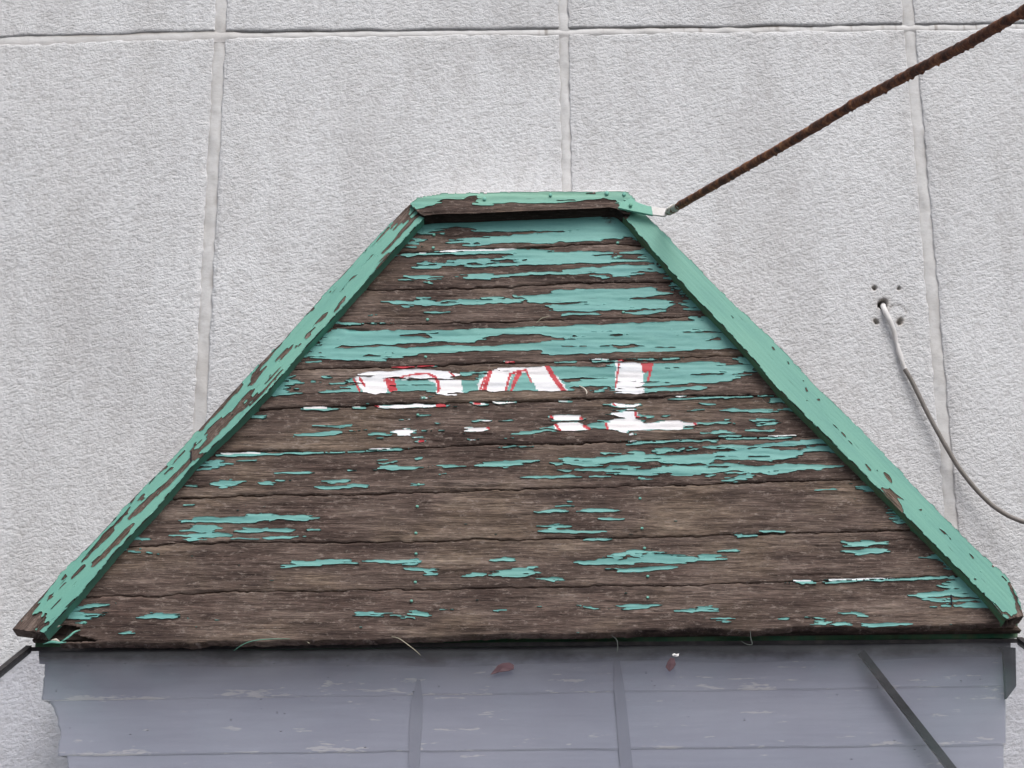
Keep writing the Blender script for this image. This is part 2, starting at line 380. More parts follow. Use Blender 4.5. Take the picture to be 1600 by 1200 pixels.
for row in (0, 1):
    for ci in range(4):
        # one slab between two vertical joints, above (row 1) or below (row 0) the long horizontal joint
        xl_ref = -2.6 if ci == 0 else joint_x(ci-1, 1.0); xr_ref = 2.6 if ci == 3 else joint_x(ci, 1.0)
        xs = fine_axis(xl_ref, xr_ref, FX0, FX1, .0026); us = (xs-xl_ref)/(xr_ref-xl_ref)
        z0 = Zlow if row == 0 else 0.0; zmid = 1.55
        zs = fine_axis(Zlow, 1.52, FZ0, 9, .0027) if row == 0 else fine_axis(1.52, Zhigh, -9, FZ1, .0027)
        Zr = np.repeat(zs[:, None], len(xs), 1)
        XL = np.full_like(Zr, -2.6) if ci == 0 else joint_x(ci-1, Zr) + joints[ci-1][2]*MM
        XR = np.full_like(Zr, 2.6) if ci == 3 else joint_x(ci, Zr) - joints[ci][2]*MM
        X = XL + us[None]*(XR-XL)
        zj = hj_z(X) + (.0015+.0012*samp(nE, X/PX_M*.22, 40+0*X) if row else -.0130+.0015*samp(nE, X/PX_M*.3, 90+0*X))
        # stretch so that the slab ends exactly on the joint
        if row == 0: Z = Zlow + (Zr-Zlow)/(1.52-Zlow)*(zj-Zlow)
        else: Z = Zhigh - (Zhigh-Zr)/(Zhigh-1.52)*(Zhigh-zj)
        jag = samp(nE, X/PX_M*.9, Z/PX_M*.9)
        e = np.minimum(X-XL, XR-X); e = np.where((ci == 0) & (X < -1), 1, e)
        e2 = (zj-Z)*1.1 if row == 0 else (Z-zj)*2.2
        ed = np.minimum(e, e2)
        y, pit, st = wall_height(X, Z, ed, jag)
        # ragged outline along the joints
        V = np.stack([X, WALL_Y - y, Z], -1)
        edge = (1-sstep(0, .004, e)); V[..., 0] += edge*jag*.0009
        # slab edge folded back into the joint
        def fold(arr, axis, first):
            sl = arr[:, :1] if (axis and first) else arr[:, -1:] if axis else arr[:1] if first else arr[-1:]
            s = sl.copy(); s[..., 1] += .03; return s
        V = np.concatenate([fold(V, 1, True), V, fold(V, 1, False)], 1); V = np.concatenate([fold(V, 0, True), V, fold(V, 0, False)], 0)
        at = np.pad(np.stack([pit, st, 0*st], -1), ((1, 1), (1, 1), (0, 0)), mode='edge')
        Fq = grid_faces(V.shape[0], V.shape[1])
        mesh_obj('wall_panel', V, Fq, STUCCO, wall_t, {'relief': at.reshape(-1, 3)})
# joint fillers
nJ = noise(SH, 3, 3, 9); nJ2 = noise(SH, 1, 9, 10)
for k in range(3):
    for (za, zb) in ((0.0, None), (None, 1.75)):
        zz = np.arange(za if za is not None else 1.53, zb if zb is not None else 1.53, .004)
        hw = joints[k][2]*MM
        vv = np.linspace(-1.25, 1.25, 13)
        Z = np.repeat(zz[:, None], 13, 1); X = joint_x(k, Z)+vv[None]*hw
        dep = -.0027 + .0006*samp(nJ, X*500, Z*250) + .0003*np.clip(samp(nJ2, Z*160+k*99, X*900+5), 0, 3) - .0012*vv[None]**2
        V = np.stack([X, WALL_Y-dep, Z], -1)
        dirt_shade = np.clip((np.abs(vv[None])-.62)*.5 + .12*samp(nJ, X*300, Z*300+50), 0, .5)
        mesh_obj('joint_filler', V, grid_faces(*X.shape), SEAL, wall_t, {'relief': np.stack([dirt_shade, 0*dirt_shade, 0*dirt_shade], -1).reshape(-1, 3)})
xx = np.arange(-1.05, 1.05, .003); vv = np.linspace(0, 1, 14)
X = np.repeat(xx[None], 14, 0); zt = hj_z(X)+.004; Z = zt - vv[:, None]*.026
prof = np.interp(vv, [0, .1, .25, .45, .62, 1], [-.0075, -.0062, -.0030, -.0016, -.0016, -.0050])[:, None]
dep = prof + .0006*samp(nJ, X*420, Z*300)
left = 1-sstep(-.60, -.50, X+0*vv[:, None]); dep = dep*(1-.6*left)
V = np.stack([X, WALL_Y-dep, Z], -1)
dm = np.clip(samp(nJ2.T, X*200, Z*40)-.2, 0, 1)
streak = (vv[:, None] < .85)*np.clip(samp(noise(SH, .9, 12, 31), X*430, Z*150)-.9, 0, 1)*.8*(X > 0.05)
dirt_shade = np.clip((.32-vv[:, None])*2.6*(.5+.6*samp(nJ, X*40, 3+0*Z)), 0, .85)+streak  # shadow line under the upper slabs painted in, plus grimy streaks
wht = np.clip((vv[:, None]-.35)*2, 0, 1)*np.clip(.65-.35*X, 0, 1)
mesh_obj('joint_filler', V, grid_faces(*X.shape)[:, ::-1], SEAL, wall_t, {'relief': np.stack([dirt_shade, wht, 0*dirt_shade], -1).reshape(-1, 3)})

# ------------------------------------------------------------------ wooden canopy
canopy = thing('wooden_canopy', 'trapezoid hipped canopy of brown planks with flaking green paint and worn white lettering', 'canopy', (0, WALL_Y, .28))
W, H = 1640, 1060                       # raster of the board face, one cell per photo pixel
YY, XX = np.mgrid[0:H, 0:W].astype(float)
seams = [
 [(560, 343), (680, 344), (840, 338), (960, 334), (1020, 333)],
 [(560, 397), (625, 394), (690, 392.5), (760, 390), (830, 388), (900, 382), (960, 381), (1005, 383), (1040, 383)],
 [(500, 456), (570, 453), (600, 452), (660, 450), (740, 449.5), (790, 447), (843, 445), (865, 445), (880, 442), (940, 441.5), (1000, 440.5), (1060, 439.5), (1100, 438)],
 [(440, 513), (520, 510), (560, 506.5), (600, 505.5), (670, 505), (740, 503), (790, 503), (840, 500), (870, 499), (940, 498), (1000, 496), (1050, 495), (1105, 494), (1150, 493)],
 [(400, 580), (462, 577), (500, 576), (560, 574.5), (620, 573.5), (680, 571), (730, 569), (770, 566.5), (850, 568), (900, 564), (945, 563), (1010, 561), (1070, 558), (1110, 557), (1163, 555.5), (1200, 554)],
 [(340, 645), (398, 642), (430, 638.6), (465, 637), (535, 635.6), (587, 633.4), (620, 632), (672, 631.5), (725, 629), (795, 626.6), (860, 627), (909, 622.7), (965, 622.7), (1010, 621), (1070, 618.6), (1147, 618), (1221, 616), (1270, 615)],
 [(280, 711), (335, 709), (360, 706.5), (412, 705), (465, 705), (535, 706), (556, 704), (640, 701), (660, 700), (707, 697), (777, 693.6), (860, 694.8), (909, 694.5), (914, 690.5), (982, 690), (1017, 688), (1070, 686), (1140, 683.5), (1182, 682.5), (1245, 681), (1287, 681), (1330, 679)],
 [(210, 781), (300, 778), (360, 776), (398, 774), (465, 773.4), (587, 772.5), (620, 770), (672, 769), (734, 767), (776, 764.5), (795, 765), (860, 763.6), (958, 761), (982, 758), (1035, 759), (1087, 757), (1133, 755), (1217, 752.5), (1340, 749), (1400, 747)],
 [(140, 856), (207, 854), (287, 848), (317, 850), (345, 847.5), (450, 847), (545, 847.5), (645, 846), (695, 845), (745, 841), (770, 842), (790, 843.5), (880, 841), (955, 840.5), (1040, 837.5), (1180, 834), (1310, 831), (1427, 827.5), (1490, 825)],
 [(60, 936), (127, 933), (185, 930), (240, 931), (287, 929), (332, 925), (420, 924), (535, 924), (548, 921), (670, 921), (795, 917.5), (917, 916), (925, 914.5), (1007, 915), (1092, 914), (1180, 910), (1235, 909), (1285, 907.5), (1385, 904), (1485, 900), (1560, 898)],
 [(20, 1004), (130, 1005), (200, 1004), (300, 1006), (325, 1002), (400, 1003), (500, 1000), (560, 1001), (600, 998), (700, 994), (820, 990), (900, 991.5), (955, 990), (1030, 985), (1092, 981), (1120, 984), (1160, 987), (1260, 979), (1335, 982), (1410, 980), (1500, 977), (1590, 972), (1640, 971)]]
xs_all = np.arange(W).astype(float)
wob = noise((16, W*1), 5, 1, 55); wob2 = noise((16, W), 1.5, .3, 56)
SEAM = []
for i, s in enumerate(seams):
    s = np.array(s, float); SEAM.append(np.interp(xs_all, s[:, 0], s[:, 1]) + .55*wob[i] + .35*wob2[i])
SEAM = np.array(SEAM)
gapn = noise((16, W), 14, .4, 57)
# wood relief in metres (grain runs along the planks)
g1 = noise((H, W), 45, 1.3, 61); g2 = noise((H, W), 16, .75, 62); g3 = noise((H, W), 60, 5, 63); g4 = noise((H, W), 5, .8, 64)
WOODH = .00035*g1 + .00028*g2 + .0005*g3 + .00018*g4
crack = np.clip(noise((H, W), 30, .75, 65)-2.1, 0, 1); WOODH -= crack*.004
for (a, b, w_, x0, x1) in ((516, 516.5, 2.0, 542, 586), (760, 760, 1, 300, 330)):
    k = np.exp(-((YY-np.interp(XX, [x0, x1], [a, b]))/w_)**2)*sstep(x0-3, x0+3, XX)*(1-sstep(x1-14, x1, XX)); WOODH -= .006*k

# ---- traced paint.  a band is "x,top,bottom ..." in photo pixels
TEAL = """
650,352,366 665,348,366 678,347,365 690,346,359 700,345,356 720,344,355 735,344,357 748,343,362 765,343,363 800,342,362 840,341,361 860,341,363
860,341,381 880,340,379 898,340,378 931,340,377.5 933,340,375 960,339,373 975,339,372.5 985,343,370 992,348,372 1000,360,378
820,366,380 844,361,382 862,341,381
692,379,379.5 700,376,380 712,373,381 735,371,380 750,368,380 790,367,381 820,366,380 846,365,382
718,382,384 730,382,385 745,382,385 770,381,383 790,380,381
640,373,377 655,372,376 662,374,375
633,378,382 650,378,382 656,379,380.5
628,386,388 651,386,387
650,364.5,366.5 680,365,367 696,365,366
620,399,401 630,397,401 650,397,400 700,396.5,399 740,394,399 760,393,397.5 800,391,396 840,391,396 857,391,395
637,418,419 655,416,420 672,415,420 690,412,418 710,411,415 730,410,412.5 760,408.5,411 775,405,411 786,402,411 800,398,411 806,397,417
655,412,413.5 672,409,413 690,411,413
722,413,414 735,414,417 760,413,417 800,412,416 840,411,415
697,407,410 720,406,411 745,405,410 775,404,409
800,398,416 820,396,415 850,395,414.5 880,394,413 915,393.5,412 940,395,411 961,395,398
925,399,412 944,400,413 955,404,412 970,406,410 990,407,410 1010,406,410 1024,408,411
961,403,404.5 967,400,404.5 973,402,404.5
977,395,397 1000,392,397 1010,389,397 1014,392,403 1020,400,409 1030,408,413 1040,418,424
1003,397,404 1012,396,408
1003,423.5,425 1020,422,425 1036,418,426 1052,432,437
880,423.5,425 900,420,425 920,418,427 950,416.5,428 970,415,432 985,415,431 1000,416,424 1015,416,420 1027,413,416
725,431,433 730,429,436 745,428,438 770,428,438 773,430,436 800,429.5,432 820,427.5,430.5 850,426,430 880,425,430 910,424,429 922,421,427
925,431,432.5 937,431,436 945,431,436 950,432,433.5
965,430,433 982,430,433
1042,430,437 1052,436,438
629,430.5,432 640,430.5,435 660,431,436 676,430.5,437 684,430.5,432
633,436,438.5 652,437,439
665,440,442 670,440,446 675,440,443
605,469.5,471.5 632,470,471.5
608,472,475.5 620,471,476 650,471,475 660,468,477 668,467.5,478 680,472,477 700,470,477 720,467,475 740,466,476 760,464.5,474 790,463,474 803,462,474 815,465,473
803,459.5,463 820,462,468 850,459,471 872,453,472 900,452,472.5 940,452,471 970,451,469 985,450,466 1000,450,464 1015,448.5,465 1025,450,461 1035,456,461 1049,458,459.5
830,468,473 850,468,473 900,472,473
852,479,481 865,477,483 872,475,486 890,476,486 920,472,486 940,471,485 960,469,485 990,468,485 1010,467,484 1035,468,484 1045,470,478 1056,473,475
880,490,493 900,489,492 930,488.5,492.5 933,488,491
982,488.5,490 1000,486.5,491 1020,484,490 1036,484,489
1049,443,445 1055,442,448 1062,445,453 1072,453,462 1085,466,476
1065,476,479.5 1075,470,480 1085,472,480 1095,476,484 1107,484,492
1070,482,484.5 1090,482,485.5 1100,482,487
1072,462,470 1080,466,474
622,478.5,481 638,477.5,480
660,464.5,466.5 676,465,466.5
669,486.5,489 690,487,489 700,486,488
579,490.5,492.5 588,490.5,492
518,501,507 524,499,506 530,503,507 560,504.5,507 600,504.5,506 620,504,505
524,514,518 538,514.5,518 545,515,519
476,556,560 495,536,560.5 505,522,561 514,516,562 540,515,563 600,516.5,564 608,516.5,560 640,516.5,555 660,516.5,553 680,516.5,551.5 740,514,549 790,514,548 805,512,548 842,511,547 845,511,554.5 880,510,554 900,508,553.5 940,507,552 1000,504.5,550.5 1050,503,549 1100,501,546 1115,498,545 1160,520,545
474,565,567 490,565,568 508,564.5,566
1068,497,499 1085,496,501 1100,495,501 1110,494,500
856,567,569 880,566,568 905,565,566.5
928,564.5,567 960,564,565.5 1000,560.5,563 1040,560,562.5 1071,558.5,561
502,612,614 520,610.5,614 535,609,613.5 555,608.5,612.5 584,607,612
528,604.5,606 545,602.5,607 560,602,607
510,598.5,601 525,598,601 541,597.5,600
537,592.5,595 545,591,597 555,592,599
475,594.5,597 491,595.5,598
506,588.5,590 518,588,589.5
422,617,619 432,608,619 440,598,618 446,590,617 450,588,604 458,591,602 467,597,599
446,614,618 460,613.5,616
453,585,589 462,586.5,589
552,591,609.5 562,589,610 570,589,614 590,590,616 607,592,614 612,590,611 620,593,610.5 660,591,610.5 665,594,613 682,594,613 686,594,617 700,594,618.5 711,594,618.5 716,594,614 722,595,613 747,596,610
559,583.5,585 575,581,587.5 613,579.5,593 640,578,593 675,578,592 700,580,592.5 712,586,591
717,582,587.5 725,582,588.5 740,582,586.5 750,581.5,584
744,600,611 750,592,611 755,588,611 762,580,611 768,578,611 790,576,611 820,575,610.5 845,573.5,611 852,573.5,612.5 885,574,611.5 890,574,606 905,575,605
880,574,606 900,574,605 920,575,604 940,575,603.5 952,574,603.5 962,568,604
926,611,613.5 935,609.5,613.5 945,607,612 952,602,607
961,568,614 962,568,616 985,568,617 1000,568,615 1005,569,612 1012,569,606 1020,567.5,607
1003,607.5,612 1030,607,612.5 1060,606.5,612 1065,605,610.5 1085,604.5,610 1100,604.5,608.5 1105,606,607
1018,568,605 1040,567,604 1049,567,601.5 1060,567,601 1071,567,600 1100,565.5,599 1103,566,598
1100,566,575 1110,565.5,572 1122,566,571 1129,568,569.5
1098,573.5,599 1120,573,597.5 1136,572,596 1150,571.5,590 1159,571,587 1166,570,580.5 1180,571,581
1153,559.5,562.5 1162,558,568 1168,562,576 1185,575,582
475,637.5,640 490,637.5,641.5 510,637.5,641.5 518,637.5,640
549,636.5,639.5 563,636.5,639
1056,623,624.5 1080,621.5,624 1100,620.5,623 1140,619.5,622 1180,618,620 1203,618,619.5
922,665,667 930,662,670 945,661,671.5 952,661,671
800,678,680 815,675,680 840,672.5,677 858,672,674.5
840,668.5,671 860,666.5,670 870,664,670
868,651,653 878,650,652
780,657,658.5 803,656,658
788,685,686.8 801,684.7,686.5
655,648,650.5 661,648,650.5
672,661,662.5 680,661,662.5
669,672,673.5 682,673,675
495,664.5,666.5 509,664.5,666.5
511,665.5,667.5 525,665,667.5 535,663,668.5 555,663.5,665.5
463,670.5,672 471,671,672.3
463,681,682.5 475,678,682 490,676,681 505,676,681.5 520,675,680.5 535,673.5,678 538,675,676
547,673,675.5 562,672.5,674
572,671.3,673 580,671,672.5
575,678,680 585,676,681 597,677,680
590,684.3,686 597,684.3,685.8
385,650,653 395,649,654 405,650,654 412,648,651
1085,631,632.3 1098,629.3,632.3 1114,630,631.5
1068,641,642.3 1100,640.3,641.8
1195,627,628.5 1215,621,628 1230,621,629 1240,627,630
1130,638.8,641 1140,638.3,642 1160,640.3,644 1185,639,645 1206,640.5,644
1215,640,641.5 1230,638,641.8 1247,636,640
1131,655.3,656.8 1138,655,656.3
1171,655,656.5 1180,654.5,659 1192,655,659 1207,654.8,656
1176,664,665.8 1190,661,665.3 1213,658,661
1085,661.8,663.3 1115,662,664
1110,661,662 1120,659,662.3 1147,662,663.5
1098,676,677.3 1110,674,678.3 1125,671.8,677.5 1147,675.8,677
1162,671,673.3 1180,671.8,675 1224,671.7,673
1127,681,683.3 1145,680,683 1152,680.7,682
994,649,652.5 1010,651,653.5 1024,650.5,652
1035,649.5,651.5 1046,649.5,651
1088,662,664 1105,662,663.5
335,711,713.5 360,709.5,714 400,708,712 450,706.5,710 500,706.3,709 540,706,708.3 580,703.5,706.3 620,702,705 640,702,704
985,692,694.5 1010,690,693 1060,687.8,691 1100,687,690 1120,690,692.5
1130,685.5,688 1190,684.3,686.5 1230,683.3,685.3 1246,683,684.3
308,735,736.5 322,727,736 330,719,733 340,718,732 345,723,730
370,719.5,722 388,719.8,721.5
333,755,757 340,753.5,763 350,750,764.5 360,748.5,763 366,752,757.5 378,752,754
408,755,757.5 420,752,758.5 430,751.5,754 449,748.8,750.8
288,757.5,760 300,757.3,759.5
434,738.7,741.3 460,738,740.5 488,736.8,740
505,754,756.5 515,751,756.5 530,750,756 542,752,753.8
496,760.5,763.5 515,760,764.5 540,759.5,763.5 550,757,761.5 577,757.8,762.3
549,735,736.8 562,733.8,735.5
598,723.5,725 622,722.8,724.5
596,732.5,734.5 610,729,735.5 622,726.5,735.5 640,731,734.5 663,729,732.5
587,718.5,720 600,718.5,719.8
646,718.5,720.3 655,715.5,719.5 661,715,718
686,728.5,730.5 700,727,730 715,726.8,728.8
746,727,728.5 760,723,729.5 780,721,729.5 800,720,728.5 820,719,725 835,719.8,721.5
786,731,732.5 800,729,730.3
786,699,700.5 800,697.5,699.8 836,697.8,699.2
692,742,743.3 704,740.6,742
822,746,747.5 850,744,747.5 880,742.5,747.3 902,743,746.3
646,757,759 655,755,760 658,756.5,759
860,726.5,728.5 875,723,728.3 888,722.5,726
877,719,722.5 885,715,723.5 905,716,728.5 930,716,728.5 950,715,727.5 960,713.5,731 975,712,733 985,710,731.5 1003,709.5,726.5 1030,711,722.5 1060,712,727 1080,711,727 1100,709,725.5 1120,710,719 1135,712,714
985,706.5,709.5 995,705,711 1008,706,709.5
942,709.8,711.5 950,708,711.5 960,708.8,710.5
1020,704,706.5 1030,701,709.5 1040,700,707 1053,700,703
1056,701,704.5 1075,698,702 1062,704,706.3 1081,702,705
920,734,736 940,731,736 960,728,738 975,728,733 1005,729.5,733
880,735,737 905,733,735.5 940,732,736 960,733,739 965,733,742.5 990,732,743.5 1010,735.5,743 1024,737.5,741.5
985,733,735 1005,730,738 1020,728.5,739 1030,727,739.5 1050,727,739.5 1055,728,742.5 1075,727,743.5 1100,725.5,741 1120,725,738.5 1140,724.5,736.5 1153,724,735
1100,697,699 1115,697,701 1140,695.5,702.5 1158,696,700
1109,711,713 1122,707,713 1140,705,714 1160,700,718 1170,702,719.5 1190,701,719.5 1210,701,720 1230,703,716.5 1250,704,711.5 1255,709,710.5
1160,698,700.5 1175,696,700 1190,694,699 1215,691.5,697.5 1250,690,697 1275,685.5,693 1290,686,697 1300,690,698
1245,703,706 1255,701,706 1270,698.5,706 1290,697.5,705 1305,698,708.5 1316,703,708
1060,714,727 1080,716,727 1100,714,724.5 1120,713.5,718.5 1160,714,718.5 1185,715.5,719.5
1148,725,735 1153,727,735 1180,730,738.5 1200,728,742.5 1220,726,742.5 1240,725,735.5 1270,726,733.5 1300,727,731.5 1309,728,729
1133,753,755.5 1145,747,753 1165,742.5,747.5 1179,740.5,744
1143,739,741 1160,738.5,741 1176,737.5,740
929,744,746.3 946,743.3,745.3
994,748,751 1004,746,750
1103,743,745.3 1119,742.8,744.3
272,789.3,791.5 296,788.8,791
277,816,818.5 290,813,817.5 310,809,816 330,809,816.5 345,809.5,817.5 380,808,817.5 395,804,815.5 420,803,813.5 440,807,811 450,805.3,812.3 465,805.8,814 475,808,814.3 488,809.5,814
465,806,808.5 488,806,808.5
428,812.7,814.3 442,812.7,814
285,827.7,830 300,825,831.5 312,820.8,832.5 335,820.8,831.5 343,823,827.5
276,836,838.5 290,834.7,839.5 310,834,841 330,830.8,838.5 345,832,838.5 364,835,838.3
288,843,845.3 300,841,847.2 312,841,846.3 318,840.5,843
368,829,832 378,826,832.5 387,823.7,832.5 400,827,832.3 420,825.8,831 450,827,832.5 459,829,831
369,841.5,843.7 392,841.8,843.3
406,841,843.8 430,838.3,843.3 450,837.8,841.3 472,838.7,840.3
479,827.5,830.3 497,827,829.3
207,841,845 220,840,845 231,842,844.3
839,799.5,801.8 855,796.5,801.3 870,795.5,801 886,796.5,800.5
888,783.3,785.3 902,782.8,784.3
871,791,792.8 894,788.8,790.5
901,799.7,801.5 915,795.5,801.5 930,794.8,801.5 945,796,801.3 967,797.3,799.3
933,810.8,812.3 950,809.7,813.3 977,810.8,812.3
848,820.5,823 858,819.3,826 870,819.3,826 874,821.5,824.5 897,819.5,823.5
839,828.7,831.3 860,826,831.5 880,828,832.5 910,829.7,833.3 941,829.7,832.3
1273,764.7,766.7 1283,764.8,767.8 1298,763.8,765.3
1341,761,763.3 1350,759.8,766.5 1362,759.8,769.5 1376,762.5,770
1387,795.5,798.5 1393,793.8,803 1399,797,819 1405,803,819.5 1419,814,819
1193,829.7,832 1205,828.8,832.3 1225,829.8,831.8
1149,833.8,838 1160,836.8,840.3 1173,836.8,839.5
912,843,844.5 930,841.3,845.3 940,841,845.3 954,843,844.3
195,861,864.5 203,857.3,863.5 214,862.8,864.3
226,862.7,864.5 244,863.3,865.8
444,884,886.3 452,881.8,887.3 465,876,884.5 480,877,884.3 500,875.7,882.3 520,874,882 540,873.8,881.5 548,879,881.5 559,879.8,881
571,875.7,877.8 590,874.7,878.3 615,875.8,881.3 635,875,878.3 650,872.8,877.3 663,873.8,876.3
626,882,884 640,880,883.5 655,876,881.3
636,886.7,889 650,887.7,891.5 670,888,893 681,889,892.3
657,894.7,898.3 670,892.7,899.5 687,894.7,898.3
766,874.5,876.3 780,872,877.3 800,870.7,876.5 804,872,875
722,898.7,901.3 735,894.7,900.5 750,896.7,899.8 767,896.7,901
771,894,898.5 780,892,899.5 800,889,901.5 815,885.7,900.5 830,884.8,898 838,892.7,895.3
845,903.7,906.3 865,901.7,908.3 885,901.7,905.3
898,878,881.5 910,876.7,881 930,876.5,881.5 945,873.5,882 960,871,882.5 985,871,882 1000,868,878.5 1020,865,878.5 1040,867,880.3 1060,868,881 1071,868.5,880 1080,872.5,878.3 1100,871,875.5 1125,868,874.5 1132,871.7,874.3
946,869.3,871.7 960,865.5,871 980,861.7,869 1000,859.8,865.5 1015,860.7,863.7 1030,861.7,864.3 1042,862.3,864.8
1087,866.7,870.5 1105,865.3,870.5 1125,865.7,869.7
1121,860.2,862.3 1148,858.8,860.8
960,887.7,889.3 975,888.5,890
968,890.7,893 985,888.8,893.7 1000,885.8,894.5 1020,885.7,890.8 1040,883.8,889.5 1058,883.8,885.5
1307,846.7,848.3 1322,844.7,849.5 1325,847,854.5 1345,844.7,853.7 1360,846.7,850.8 1381,846.7,851.5
1317,860.8,863.5 1335,857.8,863.5 1345,858.7,866.5 1365,856.8,863.8 1383,857.7,863.7
1439,868.8,871 1455,865.7,873.5 1465,864.7,876 1470,869.7,880 1478,872,888 1492,882,893.5
1239,910,912.5 1265,909.8,912.7
1275,911,912.5 1295,909,912 1320,907.5,910.5 1385,905,908 1440,903.8,906.3 1475,901.7,904.5 1489,899.8,902
104,952.7,955 125,946,953.5 145,943.8,951.5 166,942.8,946
100,956.7,960.5 110,955.5,964.5 130,956.8,963 150,958.8,962 161,961.7,963.3
106,962,965.5 125,962.5,967.5 146,962.7,967.5
207,965,967.3 225,962.3,966.5 240,957.5,966.7 258,957,966.8 270,960,966.3 285,962.7,966.3
180,989.7,991.7 192,986.8,991.3 202,987.3,990
129,971,975 135,971,975
552,959.7,962.3 565,957,962.7 580,956.7,963.5 600,957.5,963.3
616,961.7,963.5 631,960.8,964.3
635,954.7,957.5 650,954.7,961 660,957.7,964.5 669,960.8,963.5
632,963.7,966.5 645,963.7,967.5
699,952,954.3 715,951.7,953.7
771,952,955.3 780,952.8,954.8
847,946.8,949 854,947.3,948.7
914,946.3,948.3 920,947.7,951.3 932,948.7,951.7
967,948.8,952.3 980,944.8,952.5 1000,944.7,951.3 1026,944.6,947.3
1061,953.7,957.3 1080,952.7,956.5 1085,948.7,955.5 1100,946.7,956.5 1122,949.7,956.3
1112,965.7,967.7 1125,964.2,967.3 1142,965.7,968
1125,969.7,971.5 1142,970,973
1463,915.7,917.5 1475,914.7,919 1482,907,920.5 1495,902.5,921.5 1510,905,922.5 1525,914,926 1545,932,942
1429,929.5,934.5 1436,926.5,937 1450,925.5,938.5 1460,924.7,940.5 1480,923.7,941.5 1500,921.5,940.5 1520,920,938 1540,932,946
1464,945.5,950.3 1484,942.7,949.3
1491,944.5,948.3 1515,942.7,949.3 1552,943.7,950.5
1214,965.7,967.5 1229,965.7,968
1267,963.7,967 1283,964.7,968.3
1270,971.7,976.5 1291,970.7,976
1302,971.7,976.7 1326,972.7,977.5
1326,956.7,960 1340,955.7,962.3 1358,959.7,964
1348,974.5,980 1400,973.7,980 1426,974,977
1310,988,990 1312,988,990
"""
HOLE = """
655,379.5,381 662,379,381
700,375.5,377 732,375.5,377
732,359,360.5 748,359,360.8
778,406.5,411.5 785,406,412 806,406,411
780,361.5,362.5 870,361,362 875,360.5,361
889,359,360.5 902,358.7,360
928,398.2,400 960,397.5,399.5
700,366,367.5 750,366,372 820,361,366 850,361.5,364 860,361.5,363.5 880,361.5,362
680,358,361 690,357,360
705,416,417 725,415.5,417.5
818,405.5,407 828,405.5,407
520,543,544.5 535,541,544.5 560,540.5,543.3 600,539,541.5 620,538,543 640,537,543.5 680,534.5,541 690,534,541 705,535,540.5 733,536,541 750,530,541 765,524.5,541 790,523,540 820,521,538 840,523,536 855,525,533 862,527,530.5 885,529.5,531 900,529,530
630,523.3,525 645,523,527 660,521,527 677,518.7,521
660,526.5,528.5 668,526,528.5
955,540,542.5 975,540,545.5 995,538,544.5 1006,541,543.5
1028,541.8,543.3 1062,542,543.2
905,541,542 955,540.3,541.5
1080,519,521.5 1090,515.5,521.5 1100,517,521.8 1116,519,520.5
1108,530,532 1122,525,531.3 1129,527,530.5
958,525,526.3 977,522.3,524.8
567,556,557.3 595,554.8,556.8
498,551,552.3 512,551,552.3
490,557.3,558.8 510,556.8,558.2
502,537.8,539.8 510,538,539.8
524,530,531 544,530,531
878,541.5,543 920,540.5,542
885,525.5,527 905,525,526.5
722,465.5,468 766,466.5,469
790,465,467.5 800,463,466.5 816,464,466
685,472.5,474 710,471,472.3
725,471,472 756,471,472
994,482,486.5 1006,481.5,486 1017,481,485.5
930,485,487 990,484,487.5
1083,585.3,587 1100,583.8,587.3 1120,583.8,586.3 1134,584.3,586
1037,575,576.3 1066,574,575.3
985,606,607 1010,605.3,606.8 1030,604.8,606.3 1050,602.5,604.8
873,591.5,596 890,592,598 905,589.5,594.5 915,590.5,592.7 942,590.3,591.5
1000,597,598.3 1015,596,598.3 1032,597.5,598.8
1007,589,590 1024,588.3,589.5
960,575,576.5 975,575,577
605,590,591 625,588.5,592.3 650,591.8,594 690,592.2,594.2 720,592,594.5
604,602,603.3 640,601.8,603.2 680,601,602.5
545,597,599 565,597,600 572,598.5,599.5
540,601,602.8 558,601,603
968,667,667.7 1010,666,667
940,725.5,727.5 975,722.5,728.5 1000,723,730 1015,721,727.5 1035,720.5,722.5
999,715.5,717 1032,715.5,717.3
990,731,732.5 1005,731.5,735.5 1015,730,733 1040,728,729.5
898,719.8,722 910,719.6,721.5
918,729,731 945,730,732
956,733,734.5 975,732,734
1035,726,727.5 1080,725,727 1100,724,726
1103,730,732 1138,729.5,731.5
1075,727.3,728.3 1120,725.5,727
1113,713,715 1155,713.3,715
1173,713,715 1200,712.5,715
1210,702,704.5 1235,700.5,703.5
1105,728.5,731.5 1138,729,731
1195,736,738 1212,735.5,737.5
1060,700,700 1062,700,700
1160,721,723 1190,720,728 1205,721,725
1125,699,700.5 1140,699,700.5
818,894.5,897 825,894.5,896.5
972,874,876 990,869.5,872 1002,870.5,872
960,872.3,873.5 985,871.2,872.5
1455,933,935 1480,931.5,934.5 1500,933,936.5 1520,933.5,936
1500,919.5,920.5 1522,918.5,919.5
1488,927.5,928.8 1506,927.5,928.8
1484,929,942 1486,929,942
318,832,832.8 340,831.5,832.5
568,959.5,961.3 590,959.5,961
1088,952.5,954.3 1104,952,953.7
636,963,964 650,961.3,963
115,959.5,960.7 155,960.5,961.5
"""
